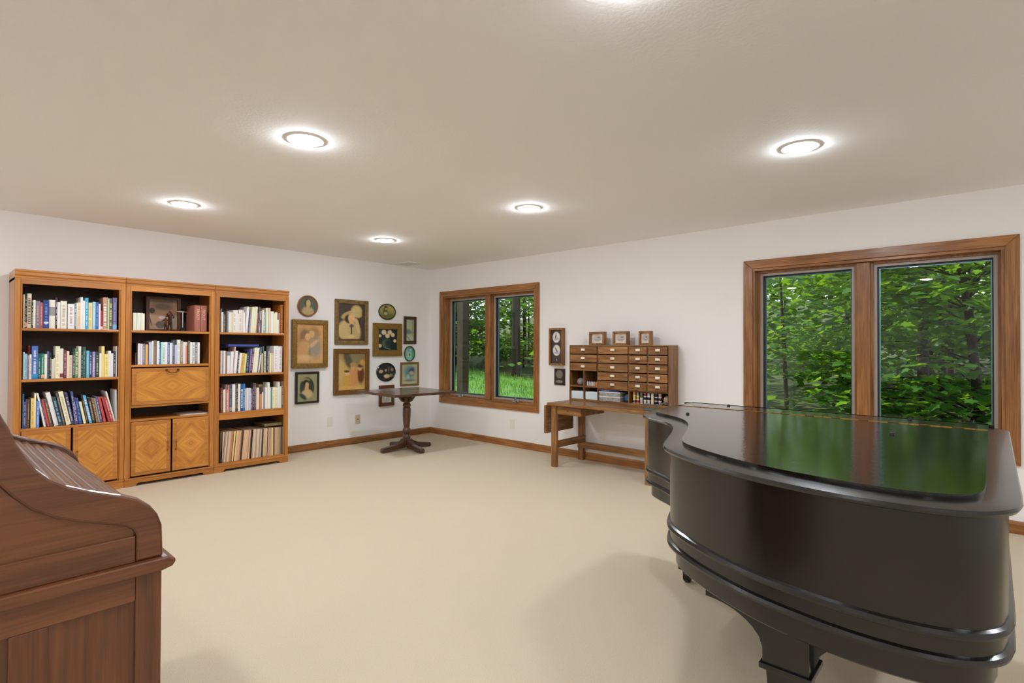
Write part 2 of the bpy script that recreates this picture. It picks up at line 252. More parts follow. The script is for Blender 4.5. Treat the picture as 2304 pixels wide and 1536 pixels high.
SHELVES=[('L1',1.429,'''-45821,87,274,-3,E0CDB0,-,-;-45734,151,280,-3,2A1F18,B8A890,bD8A080;-45567,256,284,-3,E2CDB2,5A4638,C;-45319,113,212,-2,2A2118,C0B49A,-;-45206,146,232,-2,E4DCC0,-,-;-45053,277,227,-2,6A6C80,F08868,-;-44776,197,216,-2,C05858,F0A890,-;-44579,381,235,-2,173A78,7888C8,O;-44198,403,241,-2,DAD4C4,-,m8A8888;-43795,136,261,-3,3A2428,C8A8B0,-;-43676,187,225,-2,E6DEE0,-,-;-43472,430,237,-2,DDD2C2,A89888,-;-42972,437,215,-2,EAE4DA,B89080,-;-42541,141,225,-2,6C7C80,C8D4D4,-;-42400,97,228,-2,F0DCC8,-,-;-42294,178,232,-2,E8C4A0,F08878,-;-42116,161,278,-3,EFE4D4,-,-;-41955,153,250,-2,E8E8EC,-,-;-41802,226,274,-3,3A9CB8,D0E8F0,-;-41557,265,234,-2,E8C890,E0A070,-;-41284,221,243,-2,8CC0CC,D8EEF4,-;-41063,194,242,-2,2A58A0,90A8E0,-;-40859,140,227,-2,D8D0D8,-,-;-40711,168,167,-2,8C1C28,-,bE8E4E8;-40542,273,287,-3,B48870,F8E8D8,W;-40260,76,291,-3,7C9468,-,-;-40184,104,280,-3,B8C49C,-,-;-40070,191,283,-3,585058,E0CC80,C;-39841,308,289,-3,605C84,9098C0,b78B0D0'''),
('L2',1.006,'''-45787,95,224,-2,A8C4D4,-,-;-45692,175,211,-2,98C0DC,7898B0,-;-45343,139,277,-3,D05838,-,B;-45509,112,196,-2,8C8088,504848,-;-45397,128,204,-2,DCD0D0,988890,-;-45253,388,275,-3,3C64A8,E8F0F0,b2088B8;-44856,172,212,-2,205858,A8C8BC,-;-44669,197,212,-2,2A7060,B0D0C4,bF09878;-44463,166,205,-2,E8DCC4,-,-;-44289,130,229,-2,5C6C90,-,-;-44156,134,218,-2,20242C,D8B878,-;-44014,143,166,-2,ECDFCC,-,-;-43871,105,174,-2,D4C4B4,-,-;-43763,299,273,-3,E8D6B8,D0B898,-;-43461,236,253,-2,E0D6CC,-,b803848;-43208,173,242,-2,6A3038,C8A8A0,-;-43018,170,231,-2,E4C4AE,-,-;-42844,227,197,-2,D4C4B2,B8A088,-;-42596,128,229,-2,2E4A3A,D8D8C8,-;-42465,230,256,-2,5A7258,C8C090,C;-42235,199,272,-3,F0DAC4,-,-;-42030,95,224,-2,2C3830,C8C8B8,-;-41931,225,267,-3,2A5048,7A9888,-;-41679,199,235,-2,58A8C0,A8D0E0,-;-41476,224,226,-2,2C3458,C8C4DC,-;-41248,189,226,-2,9088B8,D8C8E0,-;-41041,265,228,-2,2A3430,B8B8A8,-;-40772,155,212,-2,EFE0C8,-,-;-40614,225,274,-3,E8C480,-,-;-40379,251,205,-2,F0CC78,D0A850,-;-40124,206,233,-2,E8E6E4,-,-;-39915,168,211,-2,E8DCD4,-,-;-39742,169,230,-2,342C40,C8C0D0,-;-39569,97,275,-3,E0D4CC,-,-'''),
('L3',0.604,'''-45780,93,284,-3,2C68A0,A0B0C8,-;-45684,92,219,-2,3C5890,D8D8A8,-;-45587,115,237,-2,6C3848,-,-;-45455,106,236,-2,4A5038,A0A888,-;-45277,228,244,-5,E0BC70,B89048,-;-45059,113,286,-5,E6D2B4,-,-;-44927,190,221,-6,5C84C4,A0B8E0,-;-44437,127,283,-50,E0D0C4,-,-;-44321,107,233,-38,2C3050,9090A8,-;-44197,129,228,-42,C84434,-,-;-44068,222,229,-41,504848,C88858,-;-43769,307,284,-60,E4DEDC,-,-;-43468,260,242,-49,28404C,8CC0D4,-;-43183,152,278,-54,504C4C,A0A098,-;-42972,325,286,-58,E2D4B4,B0A080,-;-42643,222,277,-52,3A3858,C8C8DC,-;-42423,156,285,-32,4A5080,B8B8CC,-;-42361,194,233,-24,3A3868,C0B4C4,-;-42138,242,224,-32,1C4480,6890C0,-;-41811,184,193,-36,E8D4A8,-,-;-41610,125,250,-41,3A2C24,B09070,-;-41429,211,244,-48,58A0D0,E0F0F8,W;-41200,251,224,-38,2A2624,B8A888,-;-40920,162,217,-39,7A6048,D0C090,-;-40751,126,216,-38,98908C,-,-;-40627,158,230,-40,4C5478,C0C0B8,-;-40402,187,221,-44,B84440,-,-;-40067,163,220,-53,A03C3C,-,-;-39876,201,218,-53,B04848,E8B8A8,-;-39663,122,270,-64,E6D8D0,-,-;-39531,118,284,-7,F0E4DC,-,-'''),
('C1',1.430,'''-38301,147,160,-2,E4D8C6,-,-;-38140,142,160,-2,E6DAC8,-,-;-37989,138,161,-2,E2D6C2,-,-;-37836,143,161,-2,E8DECE,-,-;-37683,139,161,-2,E0D6C0,-,-;-37535,161,157,-1,E6DCC8,-,-'''),
('C2',1.110,'''-38067,51,111,1,6A5048,-,-;-38000,90,201,-2,2A1C24,-,-;-37907,204,197,-2,E6E0E0,-,-;-37686,171,195,-2,D8CECC,-,-;-37490,155,195,-2,787CA0,D8DCF0,-;-37301,195,189,-2,DCA860,E8B080,-;-37098,54,204,-2,5A2C34,-,-;-37032,258,210,-2,A8B8D4,C4C8E8,-;-36767,130,220,-2,E4DCB8,-,-;-36631,218,229,-6,7A6258,A08478,-;-36392,175,220,-6,F0E6DC,-,-;-36206,147,218,-7,3C7C9C,C8E0E8,-;-36049,176,213,-5,A8D0C4,-,-;-35881,146,211,-2,C8DCE0,404850,-;-35728,210,213,-2,F0EAE8,-,-;-35514,200,214,-2,5C6C98,C0CCE4,-;-35307,229,205,-2,E4D0D4,-,-;-35073,166,224,-2,385460,80A0A0,-;-34885,200,185,-2,B4B0D8,-,-;-34671,286,236,-2,D8D8CC,B0B8B0,-;-34373,194,225,-2,8C8470,E0D8C0,-;-34175,211,215,2,F2E8DC,-,-;-33963,177,215,0,D07868,-,tD0C0A8;-33738,165,226,3,5A5844,A8B098,-;-33566,204,215,4,EEE4E8,-,-;-33325,192,213,3,E8E4E0,605868,-;-33137,240,214,5,707478,E0D8B0,-;-32888,201,212,6,E8E0DC,-,-'''),
('R1',1.429,'''-30774,100,241,-2,9AA0A4,-,-;-30663,171,209,-2,D4CCC4,-,-;-30452,184,186,-2,6A6050,A09888,-;-30239,119,220,-2,584C44,-,-;-30115,142,219,-2,8C9CA4,B8C4C4,-;-29969,186,208,-2,F2EEE6,-,-;-29776,212,209,-2,E6C8A0,-,-;-29555,282,234,-2,EFE6D2,B0A898,-;-29261,203,235,-2,E6DCCA,-,-;-29053,88,200,-2,EEE8DC,-,-;-28960,322,242,-2,D6CEC8,B0A8A4,-;-28633,113,241,-2,D0C8BC,-,-;-28516,189,213,3,E8E2D4,-,-;-28303,244,277,17,EAE2DA,-,-;-28090,122,213,15,585068,8880A0,-;-27959,147,214,15,9C98A4,-,-;-27818,321,275,20,EBD6B4,-,-;-27530,287,281,24,F0DEC4,-,-;-27239,122,217,15,B88468,-,-;-27112,196,276,19,58484C,9890A0,-;-26958,132,239,18,EAE4D0,-,-;-26799,128,139,6,5C5468,-,-;-26639,176,250,7,E4CCC0,-,-;-26461,300,229,6,7CA8A0,E8E8E0,-;-26130,238,276,2,EED8B8,-,-;-25874,194,277,0,E4BCA4,-,-;-25659,328,240,-2,D6DAD8,-,-;-25321,102,218,-2,E8DCC0,-,-;-25206,302,232,2,EADCAC,-,-;-24923,159,151,2,F4E4DC,-,-;-24755,135,226,-2,B08090,-,-;-24569,287,320,-3,A8641C,E0A060,-'''),
('R2',1.000,'''-30736,162,238,-2,D8CCB8,-,-;-30569,100,235,-2,A09498,6A6068,-;-30465,184,237,1,ECE0DC,-,-;-30279,160,233,2,7C665C,-,-;-30099,284,223,4,E4D6D2,-,t7C8C94;-29817,269,230,7,D8DCE6,-,-;-29566,55,232,10,8A9098,-,-;-29512,83,278,18,D8B0A8,-,-;-29452,256,235,17,ECE4DE,-,-;-29165,122,227,19,3C3C3C,E8E4DC,-;-29056,248,213,19,D8DCD4,-,-;-28770,273,212,19,DCA848,B88030,-;-28501,243,205,16,B0BC80,E8E4D0,-;-28242,291,215,13,343440,A8A0A8,-;-27909,186,252,18,6468A0,A0A0CC,-;-27756,193,229,20,6C3048,D8B0B0,-;-27576,216,269,29,F0D8BC,-,-;-27390,336,269,26,D8DCC4,-,-;-27055,187,274,35,5A6074,D8B898,-;-26945,114,191,22,F4F0EC,-,-;-26614,176,209,3,C0AC84,-,-;-26441,119,284,3,386868,-,-;-26316,190,231,2,B8BCA0,405850,-;-26080,174,226,-3,40384C,9890A8,-;-25892,155,231,-2,A09C90,302C34,-;-25741,235,211,-2,EAD8A0,-,-;-25500,196,208,-2,C8B8AC,-,-;-25271,479,290,0,E8E6DE,C0B0B0,-;-24783,449,285,3,F0E4DE,C0A8A8,-'''),
('R3',0.602,'''-30706,198,256,-2,6A2C28,A89080,-;-30467,121,232,-2,E0CCB4,-,-;-30341,117,236,-2,EADCC4,-,-;-30203,449,279,-3,2A2620,-,B;-30215,101,285,-3,8A7C70,-,-;-30110,165,232,-2,D87878,F8E8E4,-;-29941,106,279,-2,E49C8C,-,-;-29831,241,285,-3,3C5068,8898A0,bA89888;-29579,301,283,-3,F2E4D4,-,-;-29266,134,280,-2,5C5044,C8BCA8,-;-29128,126,284,-3,342C24,B0A890,-;-28998,244,287,-3,EAE0D0,-,-;-28741,241,284,-3,2A4C8C,C8DCEC,W;-28495,199,285,-3,1C70B4,B8D4EC,-;-28285,166,231,-2,F0C898,-,-;-28115,196,235,-2,D4C8D4,-,-;-27914,215,236,-2,B8C8D4,90A0B0,-;-27698,209,228,-2,604C68,C0A8C4,-;-27484,154,290,-3,3C3434,A8A0A0,-;-27325,173,286,-3,5C4C58,C0B0B8,-;-27143,121,234,-2,CDB8A4,-,-;-27018,206,236,-2,EEE2D8,-,-;-26309,568,259,-2,D0BC8C,-,B;-26789,247,199,-2,B87848,-,t342A24;-26535,190,184,-2,EEE4DC,-,-;-26338,180,237,-2,8A827C,-,-;-26151,206,233,-2,E8E0D4,-,-;-25940,255,287,-2,E0D8CE,-,-;-25681,102,233,-2,D8E4E8,-,-;-25574,174,223,-2,5C8478,-,-;-25396,258,232,-2,E2D6B0,E0A890,-;-25133,332,230,-2,DCD0B0,B8C090,-;-24795,199,289,-2,E6D4CC,-,-;-24589,188,237,-2,E8D8C8,-,-;-24382,196,292,-3,8A7468,E0D0C0,-'''),
('R4',0.088,'''-30715,92,313,-1,7A6A50,-,-;-30715,145,313,8,3A2C20,-,-;-30715,171,312,24,C0B098,-,-;-30553,61,313,25,5A4838,-,-;-30484,111,312,25,A89078,-,-;-30373,106,312,26,D0B498,-,-;-30262,115,312,26,988074,-,-;-30140,220,311,26,C8AC88,-,-;-29921,121,311,26,A8806C,-,-;-29800,108,311,26,A87058,-,-;-29633,157,310,26,D8C068,-,-;-29468,60,310,26,3A2C18,-,-;-29395,142,310,26,D8BC98,-,-;-29245,137,309,26,C89C70,-,-;-29105,171,309,26,C89878,-,-;-28915,83,309,25,988068,-,-;-28827,158,308,25,30281F,-,-;-28641,131,308,24,C8A078,-,-;-28502,143,308,23,D0A880,-,-;-28345,107,308,22,D0B090,-,-;-28225,118,307,21,C8A484,-,-;-28099,79,307,21,A0806C,-,-;-28009,130,307,20,CCA488,-,-;-27865,62,307,19,50382C,-,-;-27783,122,307,19,B8A090,-,-;-27779,214,306,19,B09884,-,-;-27546,94,306,17,C8B498,-,-;-27445,100,306,17,D0C0A0,-,-;-27332,156,305,16,A89080,-,-;-27154,237,305,15,CCB498,-,-;-26892,102,305,14,988870,-,-;-26784,140,304,13,B0A8A0,-,-;-26628,141,304,12,342A24,-,-;-26457,162,304,11,C09C74,-,-;-26284,127,303,10,C8A880,-,-;-26142,104,303,9,C8B498,-,-;-26032,95,303,9,4C4038,-,-;-25921,98,303,8,C0A890,-,-;-25794,135,302,7,B89078,-,-;-25635,135,302,6,C09470,-,-;-25491,172,302,5,C8BC78,-,-;-25298,121,302,4,584034,-,-;-25159,143,301,3,B89880,-,-;-25007,153,301,2,B8986C,-,-;-24844,153,300,1,A89070,-,-;-24681,194,300,0,907C64,-,-;-24467,65,300,-1,2C2018,-,-;-24385,124,300,-1,8C8070,-,-''')]
# ---------------------------------------------------------------- room
X0, Y0, H = -7.4, -9.0, 2.44
m_carpet = plain('cream_carpet', 'D8C8AE', .95, spec=.05, noise=.09, nscale=260, bump=.6, bscale=420)
def S(o): o['kind'] = 'structure'; return o
S(MB().box(X0-.2, .2, Y0-.2, .2, -.15, 0).build('floor', m_carpet)); S(MB().box(X0-.2, .2, Y0-.2, .2, H, H+.2).build('ceiling', m_ceil))
S(MB().box(X0-.2, .2, 0, .2, 0, H).build('wall_left', m_wall)); S(MB().box(X0-.2, X0, Y0, 0, 0, H).build('wall_back', m_wall)); S(MB().box(X0, 0, Y0-.2, Y0, 0, H).build('wall_near', m_wall))
WIN = [(-2.03, -.296, .55, 2.018), (-6.351, -4.637, .55, 2.018)]
mb = MB(); mb.box(0, .2, Y0, 0, 0, .55).box(0, .2, Y0, 0, 2.018, H)
for a, b in ((-.296, 0), (-4.637, -2.03), (Y0, -6.351)): mb.box(0, .2, a, b, .55, 2.018)
S(mb.build('wall_right', m_wall))
def bboard(name, poly, ax, a, b, m): S(MB().prism(poly, ax, a, b).build(name, m))
pr = [(0, 0), (-.014, 0), (-.014, .068), (-.008, .085), (0, .088)]
bboard('baseboard_left', pr, 0, X0, 0, OAK[0]); bboard('baseboard_right', [(p[0], p[1]) for p in pr], 1, Y0, 0, OAK[1])
for i, (ya, yb, za, zb) in enumerate(WIN):
    W = struct('window_%d' % (i+1), (0, (ya+yb)/2, za)); c = .077
    for poly, m in (([(ya, zb), (yb, zb), (yb+c, zb+c), (ya-c, zb+c)], OAK[1]), ([(ya, za), (yb, za), (yb+c, za-c), (ya-c, za-c)], OAK[1]),
                    ([(ya, za), (ya, zb), (ya-c, zb+c), (ya-c, za-c)], OAK[2]), ([(yb, za), (yb, zb), (yb+c, zb+c), (yb+c, za-c)], OAK[2])):
        MB().prism(poly, 0, -.019, .0).build('casing', m, W, bevel=.004)
    for bx, m in (((ya, yb, zb-.02, zb), OAK[1]), ((ya, yb, za, za+.02), OAK[1]), ((ya, ya+.02, za+.02, zb-.02), OAK[2]), ((yb-.02, yb, za+.02, zb-.02), OAK[2])):
        B('jamb', m, W, -.001, .14, *bx)
    ym = (ya+yb)/2; B('mullion', OAK[2], W, .035, .14, ym-.048, ym+.048, za+.02, zb-.02, bevel=.006)
    for (a, b) in ((ya+.02, ym-.048), (ym+.048, yb-.02)):
        z0, z1 = za+.02, zb-.02
        def ring(name, m, x0, x1, w, g=0):
            mb = MB(); mb.box(x0, x1, a+g, b-g, z0+g, z0+g+w).box(x0, x1, a+g, b-g, z1-g-w, z1-g).box(x0, x1, a+g, a+g+w, z0+g+w, z1-g-w).box(x0, x1, b-g-w, b-g, z0+g+w, z1-g-w); mb.build(name, m, W)
        ring('stop', OAK[2], .07, .12, .018); ring('sash', m_grey, .095, .13, .022, .018); ring('gasket', m_dark, .115, .175, .008, .04); ring('spacer', m_spacer, .15, .16, .008, .048)
        B('pane', m_glass, W, .150, .156, a+.04, b-.04, z0+.04, z1-.04)
        if i == 0:
            k = MB(); yc = (a+b)/2+(.1 if b > -1 else -.05); k.box(.03, .07, yc-.03, yc+.03, za+.02, za+.045).tube([(.05, yc, za+.05), (.02, yc-.03, za+.075), (-.005, yc-.09, za+.06), (-.02, yc-.11, za+.035)], [.011, .009, .007, .01]); k.build('crank_handle', m_chrome, W, smooth=40)
m_lamp = emit('lamp_lens', LAMP_COL, LAMP); m_trim = plain('lamp_trim', 'F0EEE8', .4)
nm = {(-3.72, -1.41): 'recessed downlight over the bookcases', (-1.79, -1.41): 'recessed downlight closest to the air vent', (-3.72, -3.44): 'recessed downlight in mid ceiling over open carpet', (-1.79, -3.44): 'recessed downlight in front of the drawer cabinet', (-1.79, -5.47): 'recessed downlight above the grand piano by the wide window'}
for x in (-1.79, -3.72, -5.65):
    for y in (-1.41, -3.44, -5.47, -7.5):
        t = thing('downlight', 'white '+nm.get((x, y), 'recessed downlight behind the viewpoint, %s row' % {-5.65: 'third', -3.72: 'middle', -1.79: 'window'}[x]), 'lamp', (x, y, H), 'recessed ceiling downlights')
        if (x, y) not in nm: t['label'] = 'white recessed downlight of the ceiling grid outside the view'; 
        MB().lathe([(.098, H), (.098, H-.006), (.084, H-.008), (.084, H)], (x, y, 0), 32, cap=False).build('trim_ring', m_trim, t, smooth=40)
        MB().lathe([(.001, H-.026), (.05, H-.022), (.074, H-.012), (.084, H-.001)], (x, y, 0), 32).build('lens', m_lamp, t)
t = thing('ceiling_vent', 'white louvred air vent in the ceiling near the room corner', 'vent', (-.62, -.27, H)); mb = MB()
mb.box(-.73, -.51, -.42, -.40, H-.008, H).box(-.73, -.51, -.14, -.12, H-.008, H).box(-.73, -.71, -.4, -.14, H-.008, H).box(-.53, -.51, -.4, -.14, H-.008, H).build('frame', m_trim, t); B('backing', m_clad, t, -.71, -.53, -.4, -.14, H-.003, H-.001)
for k in range(8): B('louver', m_trim, t, -.708+k*.022, -.698+k*.022, -.4, -.14, H-.007, H-.004)
def plate(name, label, ax, u, z, m, holes):
    t = thing(name, label, 'outlet', (u if ax else 0, 0 if ax else u, z)); d = -.006
    bx = lambda n, mm, u0, u1, z0, z1, e: B(n, mm, t, *((u0, u1, d-e, 0) if ax else (d-e, 0, u0, u1)), z0, z1)
    bx('plate', m, u-.036, u+.036, z-.058, z+.058, 0)
    for h in holes: bx('socket', m_white if len(holes) > 1 else m_black, u-(.017 if len(holes) > 1 else .006), u+(.017 if len(holes) > 1 else .006), z+h-.014*(1 if len(holes) > 1 else .5), z+h+.014*(1 if len(holes) > 1 else .5), .002)
plate('wall_outlet', 'white power outlet low on the picture wall', 1, -1.633, .327, m_white, (-.024, .024)); plate('cable_plate', 'almond cable jack plate below the children print', 1, -1.234, .322, m_tanplast, (0,)); plate('wall_outlet', 'white power outlet below the small window', 0, -1.66, .291, m_white, (-.024, .024))
# ---------------------------------------------------------------- bookcases
YF = -.4316
def bookcase(name, label, xa, xb, shelves, kind):
    t = thing(name, label, 'bookcase', ((xa+xb)/2, -.22, 0), 'honey oak wall units'); xa += .001; xb -= .001
    for a, b in ((xa, xa+.02), (xb-.02, xb)): B('side_panel', BKC[2], t, a, b, YF+.01, -.025, .06, 1.84)
    B('back_panel', m_back, t, xa+.02, xb-.02, -.045, -.03, .06, 1.84); B('top_panel', BKC[0], t, xa, xb, YF+.01, -.025, 1.82, 1.84)
    MB().prism([(YF+.008, 1.836), (YF+.008, 1.85), (YF-.002, 1.862), (YF-.002, 1.885), (YF-.008, 1.89), (YF-.008, 1.905), (-.025, 1.905), (-.025, 1.836)], 0, xa, xb).build('crown', BKC[0], t, bevel=.002)
    for a, b, c, d in ((xa, xa+.036, xa+.036, xa+.048), (xb-.036, xb, xb-.048, xb-.036)):
        B('stile', BKC[2], t, a, b, YF, YF+.02, .075, 1.836, bevel=.003); B('bead', BKC[2], t, c, d, YF+.005, YF+.022, .08, 1.80, bevel=.004)
    B('top_rail', BKC[0], t, xa+.036, xb-.036, YF, YF+.02, 1.788, 1.836, bevel=.003)
    for z in shelves: B('shelf', BKC[0], t, xa+.02, xb-.02, YF+.012, -.045, z-.022, z, bevel=.003)
    MB().prism([(xa, 0), (xa+.085, 0), (xa+.105, .025), (xb-.105, .025), (xb-.085, 0), (xb, 0), (xb, .06), (xa, .06)], 1, YF-.008, YF+.02).build('plinth', BKC[0], t, bevel=.003)
    B('plinth_cap', BKC[0], t, xa, xb, YF-.012, -.03, .06, .076, bevel=.004)
    def door(n, m, a, b, z0, z1, hinge=None):
        d = B(n, BKC[0], t, a, b, YF-.006, YF+.012, z0, z1, bevel=.005); e = .035
        MB().box(a+e, b-e, YF-.0075, YF-.004, z0+e, z1-e).build('veneer_panel', m, d)
        return d
    def pull(d, x, z):
        MB().tube([(x, YF-.006, z+.04), (x, YF-.025, z+.035), (x, YF-.03, z), (x, YF-.025, z-.035), (x, YF-.006, z-.04)], [.008, .005, .004, .005, .008]).build('handle', m_brass, d, smooth=40)
    if kind != 'open':
        xm = (xa+xb)/2
        if kind == 'desk':
            d = door('drop_front', m_ven2, xa+.05, xb-.05, .737, 1.078); MB().tube([(xm-.05, YF-.006, 1.057), (xm-.045, YF-.024, 1.05), (xm-.02, YF-.026, 1.03), (xm+.02, YF-.026, 1.03), (xm+.045, YF-.024, 1.05), (xm+.05, YF-.006, 1.057)], [.012, .006, .005, .005, .006, .012]).build('handle', m_darkbrass, d, smooth=40)
            B('rail', BKC[0], t, xa+.048, xb-.048, YF+.002, -.045, .716, .735)
        d1 = door('door', m_ven, xa+.05, xm-.007, .09, .584); d2 = door('door', m_ven, xm+.007, xb-.05, .09, .584); pull(d1, xm-.035, .335); pull(d2, xm+.035, .335)
    else: B('rail', BKC[0], t, xa+.048, xb-.048, YF+.004, YF+.02, .53, .582); B('bottom_shelf', BKC[0], t, xa+.02, xb-.02, YF+.008, -.045, .07, .088)
bookcase('bookcase', 'honey oak bookcase with two doors, half hidden behind the rolltop desk', -4.64, -3.896, (1.429, 1.006, .604), 'doors')
bookcase('bookcase', 'middle honey oak bookcase with drop-front desk panel and brass pulls', -3.896, -3.146, (1.43, 1.11, .608), 'desk')
bookcase('bookcase', 'open honey oak bookcase with record sleeves, next to the pictures', -3.146, -2.381, (1.429, 1.0, .602), 'open')
# ---------------------------------------------------------------- books
ORD = 'first second third fourth fifth sixth seventh eighth ninth tenth eleventh twelfth thirteenth fourteenth fifteenth sixteenth seventeenth eighteenth nineteenth twentieth'.split()
def ordn(n): return ORD[n-1] if n <= 20 else (('twenty-'+ORD[n-21]) if n < 30 else 'thirtieth' if n == 30 else ('thirty-'+ORD[n-31]) if n < 40 else 'fortieth' if n == 40 else 'forty-'+ORD[n-41])
def cname(h):
    r, g, b = [int(h[i:i+2], 16)/255 for i in (0, 2, 4)]; mx, mn = max(r, g, b), min(r, g, b); s = (mx-mn)/(mx+1e-6)
    if mx < .28: return 'black'
    if s < .1: return 'white' if mx > .85 else 'grey'
    if r == mx and g > b: return ('cream' if mx > .8 and s < .3 else 'tan' if s < .45 and mx > .6 else 'yellow' if g > .7*r and mx > .7 else 'orange' if mx > .8 else 'brown')
    if r == mx: return 'pink' if mx > .75 and s < .4 else 'red' if s > .45 else 'mauve'
    if g == mx: return 'green'
    return 'pale blue' if mx > .75 and s < .4 else 'purple' if r > g else 'blue'
PLACE = {'L1': 'top shelf, desk-side bookcase', 'L2': 'second shelf, desk-side bookcase', 'L3': 'third shelf, desk-side bookcase', 'C1': 'top shelf, middle bookcase', 'C2': 'second shelf, middle bookcase', 'R1': 'top shelf, open bookcase', 'R2': 'second shelf, open bookcase', 'R3': 'third shelf, open bookcase', 'R4': 'bottom shelf, open bookcase'}
rnd = random.Random(4)
def spine_marks(w, h, rg=(.12, .85), big=False):
    mb = MB(); z = h*rg[0]; a, b = (w*.2, w*.8) if big else (w*.3, w*.68)
    while z < h*rg[1]:
        L = rnd.uniform(.006, .012)*(1.6 if big else 1); mb.box(a, b, -.0007, .0002, z, z+L*.6); z += L
        if rnd.random() < .16: z += .012
    return mb
for key, zs, txt in SHELVES:
    for i, ent in enumerate(txt.split(';')):
        x, wd, h, dx, col, ink, fl = ent.split(','); x = int(x)/1e4; wd = int(wd)/1e4*.985; h = int(h)/1e3; dx = int(dx)/1e3; lp = key == 'R4'
        y = -.40 if lp else (-.25 if fl == 'B' else -.388+rnd.uniform(-.004, .008)); dep = .3 if lp else (.13 if fl == 'B' else min(.12+h*.25, .19) if key not in ('L2', 'R3') else .115)
        th = math.atan2(dx, h) if abs(dx) > .006 else 0; 
        if th: wd *= math.cos(th)*.97; h /= math.cos(th)
        ori = 0 if th <= 0 else -wd; xx = x if th <= 0 else x+wd
        g = min(.0025, wd*.15); mb = MB(); mb.box(0, wd, 0, g, 0, h).box(0, g, g, dep, 0, h).box(wd-g, wd, g, dep, 0, h)
        mb.v = [(a+ori, b, c) for a, b, c in mb.v]
        o = mb.build('record_sleeve' if lp else 'book', m_book, loc=(xx, y, zs+.0008), local=True); o.rotation_euler = (0, th, 0); o.color = (*[min(.85, q*1.25) for q in lin(col)], 1)
        tag(o, '%s%s %s, %s from left, %s' % ('leaning ' if abs(th) > .1 else '', cname(col), 'record sleeve' if lp else ('tall book' if h > .27 else 'book'), ordn(i+1), PLACE[key]), 'record' if lp else 'book', ('records on the ' if lp else 'books on the ')+PLACE[key])
        mb = MB().box(g+ori, wd-g+ori, g, dep-.003, .003, h-.003); pg = mb.build('page_block', m_pages, o, loc=(0, 0, 0), local=True)
        def onspine(name, mb, c):
            mb.v = [(a+ori, b, cc) for a, b, cc in mb.v]; q = mb.build(name, m_book, o, loc=(0, 0, 0), local=True); q.color = (*[min(.85, k*1.2) for k in lin(c)], 1)
        if ink != '-' and fl != 'X': onspine('spine_title', spine_marks(wd, h, big=fl in 'CW'), ink)
        for k in range(0, 1):
            f = fl[-7:] if len(fl) >= 7 else ''
            if f: z0, z1 = {'b': (.03, .16), 't': (.84, 1), 'm': (.45, .75)}[f[0]]; onspine('spine_band', MB().box(.0003, wd-.0003, -.001, .0002, h*z0, h*z1), f[1:])
        if fl == 'O': onspine('spine_label', MB().lathe([(.001, -.0012), (wd*.42, -.0012), (wd*.42, 0)], (wd/2, 0, h*.2), 20, ax=1, sx=1, sy=.6), 'F0F0F0')
def bk(name, label, cat, mat, x0, x1, y0, y1, z0, z1, col=None, **k):
    o = B(name, mat, None, x0, x1, y0, y1, z0, z1, **k); tag(o, label, cat)
    if col: o.color = (*lin(col), 1)
    return o
bk('book', 'flat blue book lying across the row on the open bookcase', 'book', m_book, -2.997, -2.684, -.375, -.16, 1.281, 1.305, '3C4C98', bevel=.003)
bk('record_box', 'olive boxed record set lying on the record sleeves', 'box', m_book, -2.616, -2.422, -.375, -.08, .408, .44, '7A6C48', bevel=.002)
for k in range(3): o = MB().box(-3.43+k*.02, -3.2+k*.01, -.40+k*.012, -.12, .6085+k*.002, .610+k*.002).build('paper_sheet', m_paper); tag(o, ['bottom', 'middle', 'top'][k]+' white sheet of paper stacked in the open desk slot', 'paper', 'loose papers')
def textobj(s, size, mat, parent, loc, rot, name='lettering'):
    cu = bpy.data.curves.new(name, 'FONT'); cu.body = s; cu.size = size; cu.extrude = .0004; cu.align_x = 'CENTER'; cu.align_y = 'CENTER'; cu.materials.append(mat)
    q = bpy.data.objects.new(name, cu); C.objects.link(q); bpy.context.view_layer.update()
    me = bpy.data.meshes.new_from_object(q.evaluated_get(bpy.context.evaluated_depsgraph_get())); bpy.data.objects.remove(q)
    o = bpy.data.objects.new(name, me); C.objects.link(o); o.parent = parent; o.location = Vector(loc)-wloc(parent); o.rotation_euler = rot; return o
m_rose = plain('rose_cloth', 'A86858', .6); m_foil = plain('pale_foil', 'F0C8A8', .4)
sc_ = thing('slipcase', 'rose slipcase holding two volumes beside the fly vise', 'box', (-3.28, -.3, 1.4305)); mb = MB(); mb.box(-3.32, -3.317, -.385, -.15, 1.431, 1.693).box(-3.21, -3.207, -.385, -.15, 1.431, 1.693).box(-3.317, -3.21, -.385, -.15, 1.69, 1.693).build('case', m_rose, sc_)
for k, x in enumerate((-3.315, -3.262)):
    b = thing('book', ['first', 'second'][k]+' rose volume lettered down the spine in the slipcase', 'book', (x+.025, -.38, 1.431), 'two volumes in a slipcase'); B('cover', m_rose, b, x, x+.05, -.388, -.16, 1.431, 1.688, bevel=.004); textobj('TROUT', .034, m_foil, b, (x+.025, -.3885, 1.60), (PI/2, PI/2, 0), 'spine_title')
